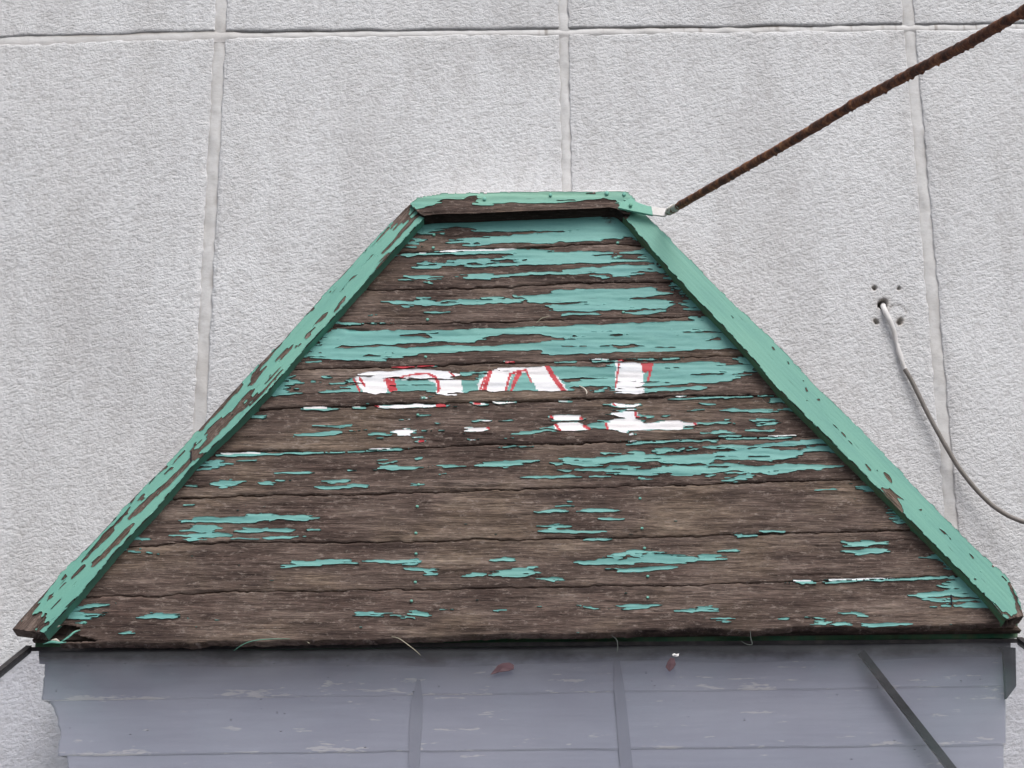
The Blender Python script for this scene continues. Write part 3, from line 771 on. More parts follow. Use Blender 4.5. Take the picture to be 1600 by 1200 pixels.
WHITE = """
655,395.5,397.5 665,396,397.5
688,393,395 700,391.5,394.5 720,391.5,393.5 760,390.5,392.3 800,389.5,391.5 806,390,391.5
612,573.8,574.8 640,573,574.5 677,571.5,573
790,564.5,568 803,564.5,567
920,562,563.3 950,561.3,563
475,636.5,638 490,636,638.5 510,636,638
550,636,637.5 562,635.7,637.5
590,634,638 605,634.5,638 620,633.5,639 640,632.5,638 655,631,637 661,631,636
662,634,638 680,632,636 694,631.5,635.5
738,629,632 745,629.5,634 756,630,633
770,627.5,630 780,629,632.5 790,629.5,631 806,628,630
873,625.8,628 890,626,628
1055,619,620.5 1062,618.5,620.5 1072,618.5,620
955,630,631 961,629,635 966,630.5,636 975,632,637 990,632,637 1000,629.5,633
957,641,642.2 966,640.8,642
979,639.3,641 991,639,641
955,645,648.5 965,645,652 980,643,653 990,643,653 994,646,652
953,657,659.5 960,655,661 990,653,661 1001,658,662
947,661,671.5 960,660,672.5 965,661,673 968,661,676 980,659,676.5 983,661,673 1010,662,672 1030,660,671.5 1040,657.5,672 1065,657.5,672 1068,661,666 1086,662,664.5
983,678,680.5 989,676.5,680
982,690,691 988,688.5,690.5 994,688.5,690
862,651,653 868,649,657 886,648,658 907,649,657 910,653,657
866,664,667 872,661.5,674 895,660,674.5 905,661,674 915,665.5,673 921,669,672
745,656,657.3 755,656.3,658.7 768,656.3,658.5
725,673.8,675.2 735,670,675.5 755,669,674.5 764,668,672
726,668.7,670.3 738,668.3,670
610,674,675 620,671.5,677.5 640,671.8,677 650,672.3,673.7
621,677.8,681.5 640,677.5,680.8
629,669.3,670.5 636,669.3,670.5
648,682.5,684.3 660,681.8,683.3
652,689,690.7 661,687,690.5
636,654,656 640,654,656
660,621,624 667,621,624
734,687.5,688.8 741,687.2,688.5
345,707.8,709.7 360,708,709.8 380,707,708.8 405,707.3,708.8
577,701.8,703.3 600,700.8,702.7 612,700.3,701.7
1200,681,682.3 1243,679.3,681.3
1239,906.5,909 1265,906.5,909
1295,905.8,908 1340,904.3,906.3 1370,903.3,905.3 1400,903.7,904.5
"""
WHITE_ONLY_COLOUR = """
556,582,596 565,582,609 572,580,620 600,578,620 606,578,612 613,578,594 640,577,594 665,577,593 680,577,598 683,578,620 700,578,620 714,582,620 721,590,615
747,600,613 757,588,613 763,578,613 790,574,613 796,574,600 800,574,585 812,574,583 822,574,582 828,574,590 840,574,611 848,573,615 857,573,615 880,600,615 884,608,614
962,566,618 985,566,618 1004,566,618
"""
RED = """
562,591,2.4 570,603,2.4
553,593,1.8 562,611,1.8
605,594,5 609,600,8 612,608,8
614,592,2.4 619,610,2.2
600,595,1.2 630,589,1.4 650,585,1.6 668,584,2.2 680,590,3 684,597,3 686,608,3 684,613,2.2
702,582,1.2 711,590,2
612,576,3 645,574.5,2.4 677,572,2.4
767,577,4.4 756,612,4.4
758,590,1.5 750,610,2
797,585,2.4 793,600,2.2 790,612,1.8
811,583,6 804,598,4 799,611,2
800,584,2 812,580,1.6 822,579,1.6 828,592,1.4 830,598,1.5
855,573,5 862,585,5 872,600,5.4 881,611,4.4
778,570,3 790,568.5,3.4 850,567.5,3 855,569,2
967,569,1.6 962,605,1.4
1008,569,9 1008,577,8
1017,569,5 1015,585,3 1012,598,1.4
967,563,2 982,562.5,1.6
585,636,4 590,635.5,3
684,634,5 694,633.5,5
861,651,3 864,654,2
908,654,4 910,656,2
868,664,3 875,673,2.4
913,666,4 921,671,3
947,662,2.4 949,672,2.6
993,645,3 994,652,2.4
996,653,2 1018,657.5,2.2
1085,662,2.6 1087,664,2.6
762,669,3 765,671,2
742,631,3 750,631,2
958,631,1.4 961,634,1.4
656,690,3 661,689,3
"""
def parse(s): return [[tuple(float(v) for v in t.split(',')) for t in ln.split()] for ln in s.strip().splitlines() if ln.strip()]
def bands(arr, s, op=np.maximum, val=1):
    for b in parse(s):
        b = np.array(b); x0, x1 = int(max(b[:, 0].min(), 0)), int(min(b[:, 0].max()+1, W-1))
        order = np.argsort(b[:, 0]); b = b[order]
        xs = np.arange(x0, x1+1); yt = np.interp(xs, b[:, 0], b[:, 1]); yb = np.interp(xs, b[:, 0], b[:, 2])
        y0, y1 = int(yt.min())-2, int(yb.max())+3
        y0 = max(y0, 0); ys = np.arange(y0, min(y1, H))[:, None]
        c = np.clip(ys-yt+.5, 0, 1)*np.clip(yb-ys+.5, 0, 1)
        sl = (slice(y0, y0+len(ys)), slice(x0, x1+1))
        if op is np.maximum: arr[sl] = np.maximum(arr[sl], c*val)
        else: arr[sl] = arr[sl]*(1-c)
def strokes(arr, rows, op='max'):
    for b in rows:
        for (x0, y0, w0), (x1, y1, w1) in zip(b[:-1], b[1:]):
            r = max(w0, w1)/2+2
            xa, xb = int(max(min(x0, x1)-r, 0)), int(min(max(x0, x1)+r, W-1)); ya, yb = int(max(min(y0, y1)-r, 0)), int(min(max(y0, y1)+r, H-1))
            X_, Y_ = XX[ya:yb+1, xa:xb+1], YY[ya:yb+1, xa:xb+1]
            L = (x1-x0)**2+(y1-y0)**2+1e-9; t = np.clip(((X_-x0)*(x1-x0)+(Y_-y0)*(y1-y0))/L, 0, 1)
            d = np.hypot(X_-x0-t*(x1-x0), Y_-y0-t*(y1-y0)); c = np.clip((w0+(w1-w0)*t)/2-d+.5, 0, 1)
            if op == 'max': arr[ya:yb+1, xa:xb+1] = np.maximum(arr[ya:yb+1, xa:xb+1], c)
            else: arr[ya:yb+1, xa:xb+1] *= (1-c)
def poly_mask(pts):
    pts = np.array(pts, float); ins = np.zeros((H, W), bool)
    n = len(pts)
    for i in range(n):
        (x0, y0), (x1, y1) = pts[i], pts[(i+1) % n]
        if y0 == y1: continue
        c = ((y0 > YY) != (y1 > YY)) & (XX < (x1-x0)*(YY-y0)/(y1-y0)+x0); ins ^= c
    return ins.astype(float)

M = np.zeros((H, W)); bands(M, TEAL); bands(M, HOLE, op=None); bands(M, WHITE)
WM = np.zeros((H, W)); bands(WM, WHITE)
WC = np.zeros((H, W)); bands(WC, WHITE); bands(WC, WHITE_ONLY_COLOUR)
RC = np.zeros((H, W)); strokes(RC, [[(a, b, w*1.3+.3) for a, b, w in r] for r in parse(RED)])
# thin splits that run with the grain through the thicker coats
big = gblur(M, 6, 4)
spl = noise((H, W), 11, .55, 71); M2 = M*(1-np.clip((spl-2.25)*2.2, 0, 1)*(big > .75))
wx = noise((H, W), 7, .42, 72)*6.5; wy = np.round(noise((H, W), 5.0, 1.2, 73)*1.1)*.45
Mw = samp(M2, np.clip(XX+wx, 0, W-1), np.clip(YY+wy, 0, H-1))
FLD = gblur(Mw, .8, .42) + .13*noise((H, W), 3.2, .45, 74) - .455
specks = noise((H, W), 5, .9, 75)
inside_boards = (YY > SEAM[0][None]+4) & (YY < SEAM[10][None]-4)
FLD = np.maximum(FLD, (specks-3.55)*.6); FLD = np.maximum(FLD, np.where(WM > .05, (gblur(WM, .5, .35)-.52+.20*noise((H, W), 3, .5, 91))*.5, -1))
rag = noise((H, W), 6, .7, 76)
WCw = samp(WC, np.clip(XX+rag*1.3, 0, W-1), np.clip(YY, 0, H-1)) > .5
RCw = samp(RC, np.clip(XX+rag*.12, 0, W-1), YY)
# brush-worn edge of the white lettering
thin_w = gblur(WC, 3, .8) + .16*noise((H, W), 1.2, 3, 77)
TEALC = np.array([.142, .368, .346]); WHITEC = np.array([.82, .82, .85]); REDC = np.array([.50, .035, .05])
COAT = np.ones((H, W, 4), np.float32); COAT[..., :3] = TEALC
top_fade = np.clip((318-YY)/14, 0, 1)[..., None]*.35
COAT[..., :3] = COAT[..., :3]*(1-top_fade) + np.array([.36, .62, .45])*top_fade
LET = (XX > 540) & (XX < 1095) & (YY > 555) & (YY < 700)
wmask = np.where(LET, WCw & (thin_w > .33), WCw)
wal = np.where(LET, np.clip((samp(WC, np.clip(XX+rag*1.3, 0, W-1), YY)-.25)/.5, 0, 1)*np.clip((thin_w-.25)/.16, 0, 1), np.clip(WC*2, 0, 1))[..., None]
COAT[..., :3] = COAT[..., :3]*(1-wal)+WHITEC*wal
for (px_, py_, r_) in ((962, 300, 10),):
    pass
ral = (np.clip((RCw-.10)/.4, 0, 1)*(LET | (RCw > .3)))[..., None]
COAT[..., :3] = COAT[..., :3]*(1-ral)+REDC*ral
# grime smudge under the right end of the top board
sm = np.exp(-(((XX-955)/16)**2+((YY-341)/9)**2))*(noise((H, W), 1.2, 1.2, 78)*.35+.75); sm = np.clip(sm*1.2-.25, 0, .85)[..., None]
COAT[..., :3] = COAT[..., :3]*(1-sm)+np.array([.06, .055, .05])*sm

def paint_layer(name, cellmask, hgt, posfn, parent, grain, edge_lift=.0016, thick=.0010):
    """raised coat of paint made of the raster cells where the field is positive"""
    ys, xs = np.nonzero(cellmask)
    if len(ys) == 0: return None
    y0, y1, x0, x1 = ys.min(), ys.max()+2, xs.min(), xs.max()+2
    cm = cellmask[y0:y1, x0:x1]
    used = np.zeros((cm.shape[0]+1, cm.shape[1]+1), bool)
    used[:-1, :-1] |= cm; used[1:, :-1] |= cm; used[:-1, 1:] |= cm; used[1:, 1:] |= cm
    idx = -np.ones(used.shape, int); idx[used] = np.arange(used.sum())
    vy, vx = np.nonzero(used); PXv = vx+x0-.5; PYv = vy+y0-.5      # cell i,j spans +-0.5 around its pixel
    # pull rim vertices towards the contour of the field
    f = samp(FLD_CUR, PXv, PYv); gx = samp(FLD_CUR, PXv+.7, PYv)-samp(FLD_CUR, PXv-.7, PYv); gy = samp(FLD_CUR, PXv, PYv+.7)-samp(FLD_CUR, PXv, PYv-.7)
    pad = np.pad(cm, 1); nb = pad[vy, vx].astype(int)+pad[vy+1, vx]+pad[vy, vx+1]+pad[vy+1, vx+1]
    rim = nb < 4; g2_ = (gx**2+gy**2)/1.96+1e-4
    sx = np.where(rim, np.clip(-f*gx/1.4/g2_, -.55, .55), 0); sy = np.where(rim, np.clip(-f*gy/1.4/g2_, -.55, .55), 0)
    PXs, PYs = PXv+sx, PYv+sy
    soft = samp(COVER, PXv, PYv)
    z = samp(hgt, PXv, PYv) + thick + edge_lift*np.clip(1-soft, 0, 1)**1.3*(.6+.5*samp(rag, PXv*.3, PYv))
    V = posfn(PXs, PYs, z)
    c = np.array(np.nonzero(cm)); a = idx[c[0], c[1]]; b = idx[c[0]+1, c[1]]; d = idx[c[0]+1, c[1]+1]; e = idx[c[0], c[1]+1]
    Fq = [np.stack([a, b, d, e], -1)]
    # rims: drop to just under the wood surface
    low = posfn(PXs, PYs, z-thick-edge_lift*.6-.0006); nV = len(V)
    p = np.pad(cm, 1)
    C = p[1:-1, 1:-1]
    for dy, dx, (i0, j0), (i1, j1) in ((-1, 0, (0, 1), (0, 0)), (1, 0, (1, 0), (1, 1)), (0, -1, (0, 0), (1, 0)), (0, 1, (1, 1), (0, 1))):
        nbm = p[1+dy:p.shape[0]-1+dy, 1+dx:p.shape[1]-1+dx]; q = np.array(np.nonzero(C & ~nbm))
        v0 = idx[q[0]+i0, q[1]+j0]; v1 = idx[q[0]+i1, q[1]+j1]
        Fq.append(np.stack([v0, v1, v1+nV, v0+nV], -1))
    Fq = np.concatenate(Fq)
    ci = COAT[np.clip(np.round(PYv).astype(int), 0, H-1), np.clip(np.round(PXv).astype(int), 0, W-1)]
    gr = grain(PXs, PYs)
    lowc = ci.copy(); lowc[:, :3] *= 1
    o = mesh_obj(name, np.vstack([V, low]), Fq, PAINT, parent, {'coat': np.vstack([ci, lowc]), 'grain': np.vstack([gr, gr])}, smooth=True)
    o['kind'] = 'stuff'
    return o

def board_pos(px, py, z): return unproj(px, py, TOPP, BN) + np.asarray(z)[..., None]*BN
# limits of the boards under the side battens
LEFT_LINE = [(640, 345), (600, 380), (548, 446), (440, 560), (320, 690), (180, 836), (96, 935), (50, 990), (46, 1010)]
RIGHT_LINE = [(975, 333), (1018, 380), (1075, 440), (1150, 520), (1255, 632), (1330, 704), (1460, 838), (1540, 922), (1592, 975), (1596, 1010)]
LL, RL = np.array(LEFT_LINE, float), np.array(RIGHT_LINE, float)
def lx(y): return np.interp(y, LL[:, 1], LL[:, 0])
def rx(y): return np.interp(y, RL[:, 1], RL[:, 0])
rot = poly_mask([(40, 986), (72, 985), (92, 976), (112, 977), (128, 981), (112, 986), (124, 992), (150, 999), (158, 1001), (100, 1003), (60, 1020), (20, 1010)])
WOODH -= .004*gblur(rot, 6, 2)
NAILS = [(678, 368), (677, 388), (965, 380), (670, 442), (974, 488), (668, 499), (665, 558), (653, 649), (654, 757.5), (652, 792), (650, 834), (650, 865), (649, 910), (643, 940), (966, 402), (1000, 779), (999, 748), (1003, 826), (1012, 901), (1012, 934), (1007, 857), (132, 973), (663, 622.5)]
COVER = gblur((FLD > 0).astype(float), 2.2, 1.6); FLD_CUR = FLD
WOODS = gblur(WOODH, 1.5, 1.5)
yy_c = np.arange(H)[:, None]
FOLD = np.zeros((H, W))
for i in range(11): FOLD = np.maximum(FOLD, np.exp(-np.abs(yy_c-SEAM[i][None])/1.6))
gapw = [1.2, 1.6, .9, 1.0, .9, 1.2, 1.2, 1.2, .9, .75]
for i in range(10):
    top, bot = SEAM[i].copy(), SEAM[i+1].copy()
    g = np.clip(.9+.5*gapn[i+1], .25, 2.2)*(gapw[i+1] if i < 9 else .2)
    gt = np.clip(.9+.5*gapn[i], .25, 2.2)*(gapw[i] if i > 0 else -6)*.45
    ymid = (top+bot)/2
    xs = np.arange(max(lx(bot[int(lx(ymid.mean()))]), 0), min(rx(bot[int(rx(ymid.mean()))]), W-2), 3.0)
    xi = xs.astype(int)
    nr = 44
    v = np.r_[0, .012, .03, np.linspace(.055, .945, nr-6), .97, .988, 1]
    PXg = np.repeat(xs[None], len(v), 0)
    T = top[xi]+gt[xi]; B = bot[xi]-g[xi]*.55
    PYg = T[None] + v[:, None]*(B-T)[None]
    z = samp(WOODH, PXg, PYg)
    e = np.minimum(PYg-T[None], (B[None]-PYg)); z = z - .0022*np.exp(-np.clip(e, 0, None)/1.3)
    z += .0006*math.sin(i*2.1) ; tilt = .0010*(v[:, None]-.5); z = z+tilt
    V = board_pos(PXg, PYg, z)
    back_t = board_pos(PXg[:1], PYg[:1], z[:1]-.018); back_b = board_pos(PXg[-1:], PYg[-1:], z[-1:]-.018)
    Vf = np.concatenate([back_t, V, back_b], 0)
    PXa = np.concatenate([PXg[:1], PXg, PXg[-1:]]); PYa = np.concatenate([PYg[:1]-3, PYg, PYg[-1:]+3])
    Fq = grid_faces(Vf.shape[0], Vf.shape[1])
    cxm = (PXa[:-1, :-1]+PXa[1:, 1:]).reshape(-1)/2; cym = (PYa[:-1, :-1]+PYa[1:, 1:]).reshape(-1)/2
    keep = (cxm > lx(cym)-2) & (cxm < rx(cym)+2) & (samp(rot, cxm, cym) < .5)
    grain = np.stack([PXa*MM + i*3.7, PYa*MM, PXa*0+i*1.3], -1).reshape(-1, 3)
    pl = mesh_obj('plank', Vf, Fq[keep], WOOD, canopy, {'grain': grain})
    # coat of paint on this plank
    inb = (yy_c > (top+gt+.6)[None]) & (yy_c < (bot-g*.5-.4)[None])
    inb = inb | ((WM > .45) & (yy_c > (top-1.5)[None]) & (yy_c < (bot-1.5)[None]))
    cm = (FLD > 0) & inb & (XX > lx(YY)+1) & (XX < rx(YY)-1) & (rot < .5)
    hgt = WOODS + .0006*math.sin(i*2.1)
    paint_layer('paint_flakes', cm, hgt, board_pos, pl, lambda a, b, i=i: np.stack([a*MM+i*3.7, b*MM, 0*a+i], -1))
    # nails
    for (nx, ny) in NAILS:
        if not (samp(SEAM[i:i+1], nx, 0) < ny < samp(SEAM[i+1:i+2], nx, 0)): continue
        th = np.linspace(0, 2*math.pi, 8, endpoint=False); ring = []
        for rr, zz in ((2.5, .0002), (2.4, .0022), (1.6, .0030)):
            ring.append(board_pos(nx+rr*np.cos(th), ny+rr*.8*np.sin(th), np.full(8, samp(WOODH, nx, ny)+zz)))
        Vn = np.vstack(ring); Fn = []
        for a_ in range(2):
            for k in range(8): Fn.append([a_*8+k, a_*8+(k+1) % 8, (a_+1)*8+(k+1) % 8, (a_+1)*8+k])
        Fn += [[16, 17, 18, 19], [16, 19, 20, 23], [20, 21, 22, 23]]
        mesh_obj('nail', Vn, Fn, PAINT_PLAIN, pl, {'grain': Vn}, smooth=False)

# ---- battens (side trims) and the board along the top
def edge_line(pts, n=240, jit=.35, seed=0, closed=None):
    jit = jit*.45
    p = np.array(pts, float); d = np.r_[0, np.cumsum(np.hypot(*np.diff(p, axis=0).T))]
    t = np.linspace(0, d[-1], n); a = np.stack([np.interp(t, d, p[:, 0]), np.interp(t, d, p[:, 1])], -1)
    j = gblur(np.random.RandomState(seed).standard_normal((1, n)), 4, 0)[0]; j /= j.std()
    a[:, 0] += j*jit; return a
L_OUT = [(642, 315), (610, 350), (560, 402), (506, 460), (444, 530), (400, 574), (356, 620), (308, 674), (260, 726), (206, 780), (150, 841), (100, 891), (60, 936), (30, 966), (17, 980)]
L_IN = [(673, 329), (618, 388), (560, 452), (515, 502), (480, 540), (450, 575), (424, 606), (376, 656), (340, 690), (304, 724), (240, 799), (180, 862), (120, 934), (90, 966), (69, 989)]
R_OUT = [(1003, 330), (1028, 354), (1076, 404), (1140, 469), (1200, 524), (1240, 566), (1279, 608), (1340, 666), (1400, 729), (1430, 762), (1490, 824), (1540, 872), (1576, 904), (1590, 930), (1600, 962)]
R_IN = [(958, 322), (980, 344), (1044, 418), (1100, 478), (1160, 540), (1218, 609), (1280, 670), (1352, 742), (1395, 785), (1440, 830), (1490, 880), (1540, 930), (1572, 968)]
RAIL_OFF = .021
def rail_pos(px, py, z): return unproj(px, py, TOPP+BN*RAIL_OFF, BN) + np.asarray(z)[..., None]*BN
rg1 = noise((H, W), 40, 1.1, 81); rg2 = noise((H, W), 14, .7, 82); rg3 = noise((H, W), 8, .55, 83); rg4 = noise((H, W), 4.5, .6, 84)
def rail_coords(side):
    a = math.atan2(-.727, .686) if side == 'L' else math.atan2(.727, .70)
    ca, sa = math.cos(a), math.sin(a)
    return lambda x, y: (x*ca+y*sa, -x*sa+y*ca)
L_HOLES = parse("""
97,905,5 105,898,4
88,921,4 82,930,4 79,936,2
150,855,6 165,838,10 178,824,8
146,881,8 156,873,9 167,866,5
166,863,7 185,845,9 200,827,7
113,903,3 120,896,5 129,886,4
205,808,6 222,791,9 240,775,9 258,760,8 265,753,7 275,742,6 290,728,7 300,718,8
188,812,3 200,797,4
180,820,5 186,812,5
200,800,4 205,793,3
218,781,7 225,776,6
262,738,5 270,732,3
303,712,12 308,700,16 322,686,17 336,672,18 350,658,17 362,650,8 372,640,4
312,671,8 340,642,9 360,618,8
300,720,8 312,715,6
256,733,4 262,727,3
345,636,9 365,614,9 374,603,7
388,626,5 398,617,4
352,662,5 362,648,6 378,628,7 388,618,7 396,608,5
372,645,4 386,632,5 403,618,4
392,600,6 400,588,13 408,577,8
404,574,8 417,561,7 426,551,5 440,535,4
420,590,3 424,586,2
424,600,3 428,596,3
440,558,6 446,552,5 453,545,3
460,544,4 469,538,4
478,527,5 486,519,9 492,514,5
502,499,9 509,492,6 515,484,3
524,484,8 530,476,6 537,467,4 542,461,2
487,485,4 483,490,3
545,440,1.6 570,415,1.6 592,402,1.6
508,480,1.4 530,455,1.4 560,428,1.6
513,460,2 520,453,3.5 527,447,2
600,394,6 610,384,6 620,373,7 630,360,8 642,347,9 654,335,7 665,326,5
105,925,1.6 115,918,1.8 122,910,1.6
82,950,2 100,931,2 112,920,1.8
95,917,1.4 112,903,1.6
70,970,1.6 84,955,1.6
76,952,2 72,960,3
130,876,2.5 140,865,3.5 148,857,2
137,868,2 128,880,2
170,835,3 182,818,2
190,840,2 204,822,3
""")
L_BARE = [[(5, 992), (62, 924), (80, 905), (100, 886), (92, 899), (82, 912), (70, 930), (52, 955), (54, 960), (60, 957), (66, 952), (67, 962), (72, 962), (69, 969), (78, 970), (69, 985), (56, 985), (40, 1000)],
          [(600, 352), (636, 312), (646, 312), (645, 322), (640, 328), (642, 336), (634, 342), (638, 346), (630, 352), (622, 353), (618, 358), (610, 350)]]
L_ISLAND = parse("328,661,6 320,675,8 312,686,6 304,690,3\n321,684,6 311,697,6\n316,668,1 317,667,1\n382,600,6 386,596,4")
R_HOLES = parse("""
1206,541,3 1210,548,2
1229,563,1.4 1232,568,3 1234,571,1.4
1250,588,1.2 1258,601,1.4 1260,611,3.6 1262,612,3
1260,624,2 1263,627,4 1264,628,2
1277,624,4.2 1281,625,4.2
1234,591,2.2 1236,594,1
1278,630,1.2 1288,645,1.2 1302,664,1.4 1316,677,2.6 1325,688,1.4 1341,705,2.6
1302,657,.8 1320,676,.9 1350,704,.8
1353,727,3.6 1357,732,4.6 1361,735,3
1369,733,2.6 1373,738,1.6
1383,740,6 1389,748,8 1393,754,4
1377,762,6 1388,770,13 1397,779,13 1404,790,10 1410,799,4
1389,763,3 1402,776,5 1413,782,3
1435,795,3 1438,796,5
1445,804,2.6 1446,805,2.6
1386,748,.9 1398,758,1 1410,759,1
1430,782,.9 1450,806,1.1 1462,820,1.1 1470,829,2 1480,840,1.1 1492,848,1.1
1403,745,.8 1430,775,.9
1450,806,.8 1465,822,1 1482,838,2 1500,858,1
1502,853,1.2 1512,863,1.6 1519,871,3 1520,872,3
1516,879,2 1517,880,2
1531,892,2 1540,900,1
1522,905,3.4 1525,906,3.4
1549,883,4.5 1552,884,4.5 1560,884,1.6 1566,880,2.2 1560,873,3
1552,890,1.4 1560,905,1.4
1560,902,1 1566,900,3.4 1572,908,1.6 1576,910,1.4
1538,925,2.4 1540,926,2.4
1577,912,6 1588,938,7 1594,962,12
1545,935,1.4 1555,944,3 1565,957,4 1573,959,3 1580,966,6
1024,337,4 1026,340,2
1160,497,1 1180,522,1.1
1125,470,.9 1145,498,.9
1045,370,.8 1062,395,.9
""")
R_BARE = [[(930, 300), (949, 311), (961, 311), (969, 325), (974, 332), (983, 341), (976, 343), (955, 322)]]
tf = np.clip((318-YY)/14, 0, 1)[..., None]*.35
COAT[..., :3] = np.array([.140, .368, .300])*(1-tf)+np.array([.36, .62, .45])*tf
for side, OUT, INN in (('L', L_OUT, L_IN), ('R', R_OUT, R_IN)):
    n = 420
    A = edge_line(OUT, n, .4 if side == 'L' else .12, 5 if side == 'L' else 6); B = edge_line(INN, n, .3, 7)
    if side == 'R': A, B = A, B
    v = np.linspace(0, 1, 22)
    PXg = A[None, :, 0]*(1-v[:, None])+B[None, :, 0]*v[:, None]; PYg = A[None, :, 1]*(1-v[:, None])+B[None, :, 1]*v[:, None]
    rc = rail_coords(side); U, Vv = rc(PXg, PYg)
    ra = 1.0 if side == 'L' else .35
    z = ra*(.00016*samp(rg1, U, Vv)+.00014*samp(rg2, U, Vv))
    z = z-.0018*np.exp(-np.minimum(v, 1-v)*22)[:, None]
    if side == 'L':  # rotten lower end, worn top shoulder
        z = z - .006*sstep(.93, 1.0, np.linspace(0, 1, n))[None]*(1-v[:, None])
    V = rail_pos(PXg, PYg, z)
    down = RAIL_OFF+.006
    sideO = V[:1]-BN*down; sideI = V[-1:]-BN*down
    # mid ring keeps the inner face from being one long smooth-shaded strip
    Vf = np.concatenate([sideO, V[:1], V, V[-1:], sideI], 0)
    Fq = grid_faces(Vf.shape[0], Vf.shape[1]); nr_, nc_ = Vf.shape[0]-1, Vf.shape[1]-1
    if side == 'L': pass
    mi = np.zeros((nr_, nc_), int); mi[-1] = 1; mi[-2] = 1; mi[0] = 0
    G = np.stack(rc(PXg, PYg), -1)*MM; gx_, gy_ = G[..., 0], G[..., 1]
    padg = lambda a: np.concatenate([a[:1]-.02, a[:1], a, a[-1:], a[-1:]+.02], 0)
    grain = np.stack([np.concatenate([gx_[:1], gx_[:1], gx_, gx_[-1:], gx_[-1:]]), padg(gy_), np.zeros((Vf.shape[0], n))+(20 if side == 'L' else 30)], -1).reshape(-1, 3)
    # end caps
    ntot = Vf.shape[0]*Vf.shape[1]; idx = np.arange(ntot).reshape(Vf.shape[:2]); caps = []
    for c in (0, n-1):
        colv = idx[:, c]
        for r_ in range(1, len(colv)//2):
            caps.append([colv[r_-1], colv[r_], colv[-1-r_], colv[-r_]])
    caps = np.array(caps); Fq = np.vstack([Fq, caps]); mi = np.r_[mi.ravel(), np.zeros(len(caps), int)]
    rail = mesh_obj('edge_batten', Vf, Fq, WOOD, canopy, {'grain': grain}, matidx=mi, mats=[WOOD, PAINT_SIDE if side == 'L' else PAINT_OLIVE])
    rail['label'] = 'left sloping batten, green paint peeling in long strips' if side == 'L' else 'right sloping batten, green paint nearly whole'
    R = np.ones((H, W)); strokes(R, [[(a, b, w*(.75 if b < 585 and side == 'L' else 1.0 if side == 'L' else .75)) for a, b, w in r] for r in (L_HOLES if side == 'L' else R_HOLES)], 'sub')
    for pm in (L_BARE if side == 'L' else R_BARE): R *= 1-poly_mask(pm)
    if side == 'L': strokes(R, L_ISLAND, 'max')
    Uf, Vf_ = rc(XX, YY)
    n1, n2, n3 = samp(rg3, Uf, Vf_), samp(rg4, Uf+200, Vf_), samp(rg2, Uf*.8, Vf_+90)
    ux, uy = (.686, -.727) if side == 'L' else (.70, .727)
    amp = 5.5 if side == 'L' else 1.4
    Rw = samp(R, np.clip(XX+ux*n1*amp+.5*n2, 0, W-1), np.clip(YY+uy*n1*amp, 0, H-1))
    fl = gblur(Rw, .8, .8)+(.17 if side == 'L' else .08)*n2-.45
    if side == 'L': xo = np.interp(YY, A[:, 1][::1 if A[0, 1] < A[-1, 1] else -1], A[:, 0][::1 if A[0, 1] < A[-1, 1] else -1]); fl = fl - np.clip(1-(XX-xo)*.7/5.0, 0, 1)*(.45+.5*n1)*(YY > 330)
    if side == 'L': fl = fl - np.clip(n3-1.15, 0, 1)*2.0*(samp(noise((H, W), 14, 4, 85), Uf, Vf_) > -.3)
    else: fl = fl - np.clip(n3-3.0, 0, 1)*.7
    poly = poly_mask(list(map(tuple, A[::6]+[0, 0]))+list(map(tuple, B[::-6])))
    FLD_CUR = fl; cm = (fl > 0) & (poly > .5); COVER = gblur((cm).astype(float), 1.8, 1.8)
    hg = ra*.00016*samp(rg1, Uf, Vf_)
    # the coat follows the rounded arrises
    paint_layer('paint_flakes', cm, hg, rail_pos, rail, lambda a, b, rc=rc, s=side: np.stack([rc(a, b)[0]*MM, rc(a, b)[1]*MM, 0*a+(20 if s == 'L' else 30)], -1), edge_lift=.0009 if side == 'L' else .0004, thick=.0007)

# top board
TOP_OFF = .030
def top_pos(px, py, z): return unproj(px, py, TOPP+BN*TOP_OFF, BN) + np.asarray(z)[..., None]*BN
n = 220
Tt = edge_line([(641, 319), (652, 311), (668, 307), (690, 304), (740, 303), (820, 301.5), (900, 300), (962, 299.5), (982, 301), (990, 309), (998, 320)], n, .3, 11)
Tt[:, 1] += gblur(np.random.RandomState(3).standard_normal((1, n)), 2, 0)[0]*.8
Tb = edge_line([(652, 331), (662, 336), (676, 334), (690, 333), (740, 332), (820, 329), (900, 325.5), (952, 322.5), (964, 325), (974, 333), (984, 334)], n, .1, 12)
v = np.linspace(0, 1, 14)
PXg = Tt[None, :, 0]*(1-v[:, None])+Tb[None, :, 0]*v[:, None]; PYg = Tt[None, :, 1]*(1-v[:, None])+Tb[None, :, 1]*v[:, None]
z = samp(WOODH, PXg, PYg) - .0015*np.exp(-np.minimum(v, 1-v)*20)[:, None]
V = top_pos(PXg, PYg, z)
bt = V[:1].copy(); bt[..., 1] = WALL_Y+.01; bb = V[-1:].copy()-BN*.034
Vf = np.concatenate([bt, V[:1], V, V[-1:], bb], 0)
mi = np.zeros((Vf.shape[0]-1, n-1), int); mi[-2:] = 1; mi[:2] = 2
gr = np.stack([np.repeat(PXg[:1]*MM, Vf.shape[0], 0), np.concatenate([PYg[:1]-20, PYg[:1], PYg, PYg[-1:], PYg[-1:]+25])*MM, np.full(Vf.shape[:2], 40.)], -1).reshape(-1, 3)
topb = mesh_obj('top_board', Vf, grid_faces(*Vf.shape[:2]), WOOD, canopy, {'grain': gr}, matidx=mi.ravel(), mats=[WOOD, WOOD_SHADED, WHITE_PAINT])
R = np.zeros((H, W))
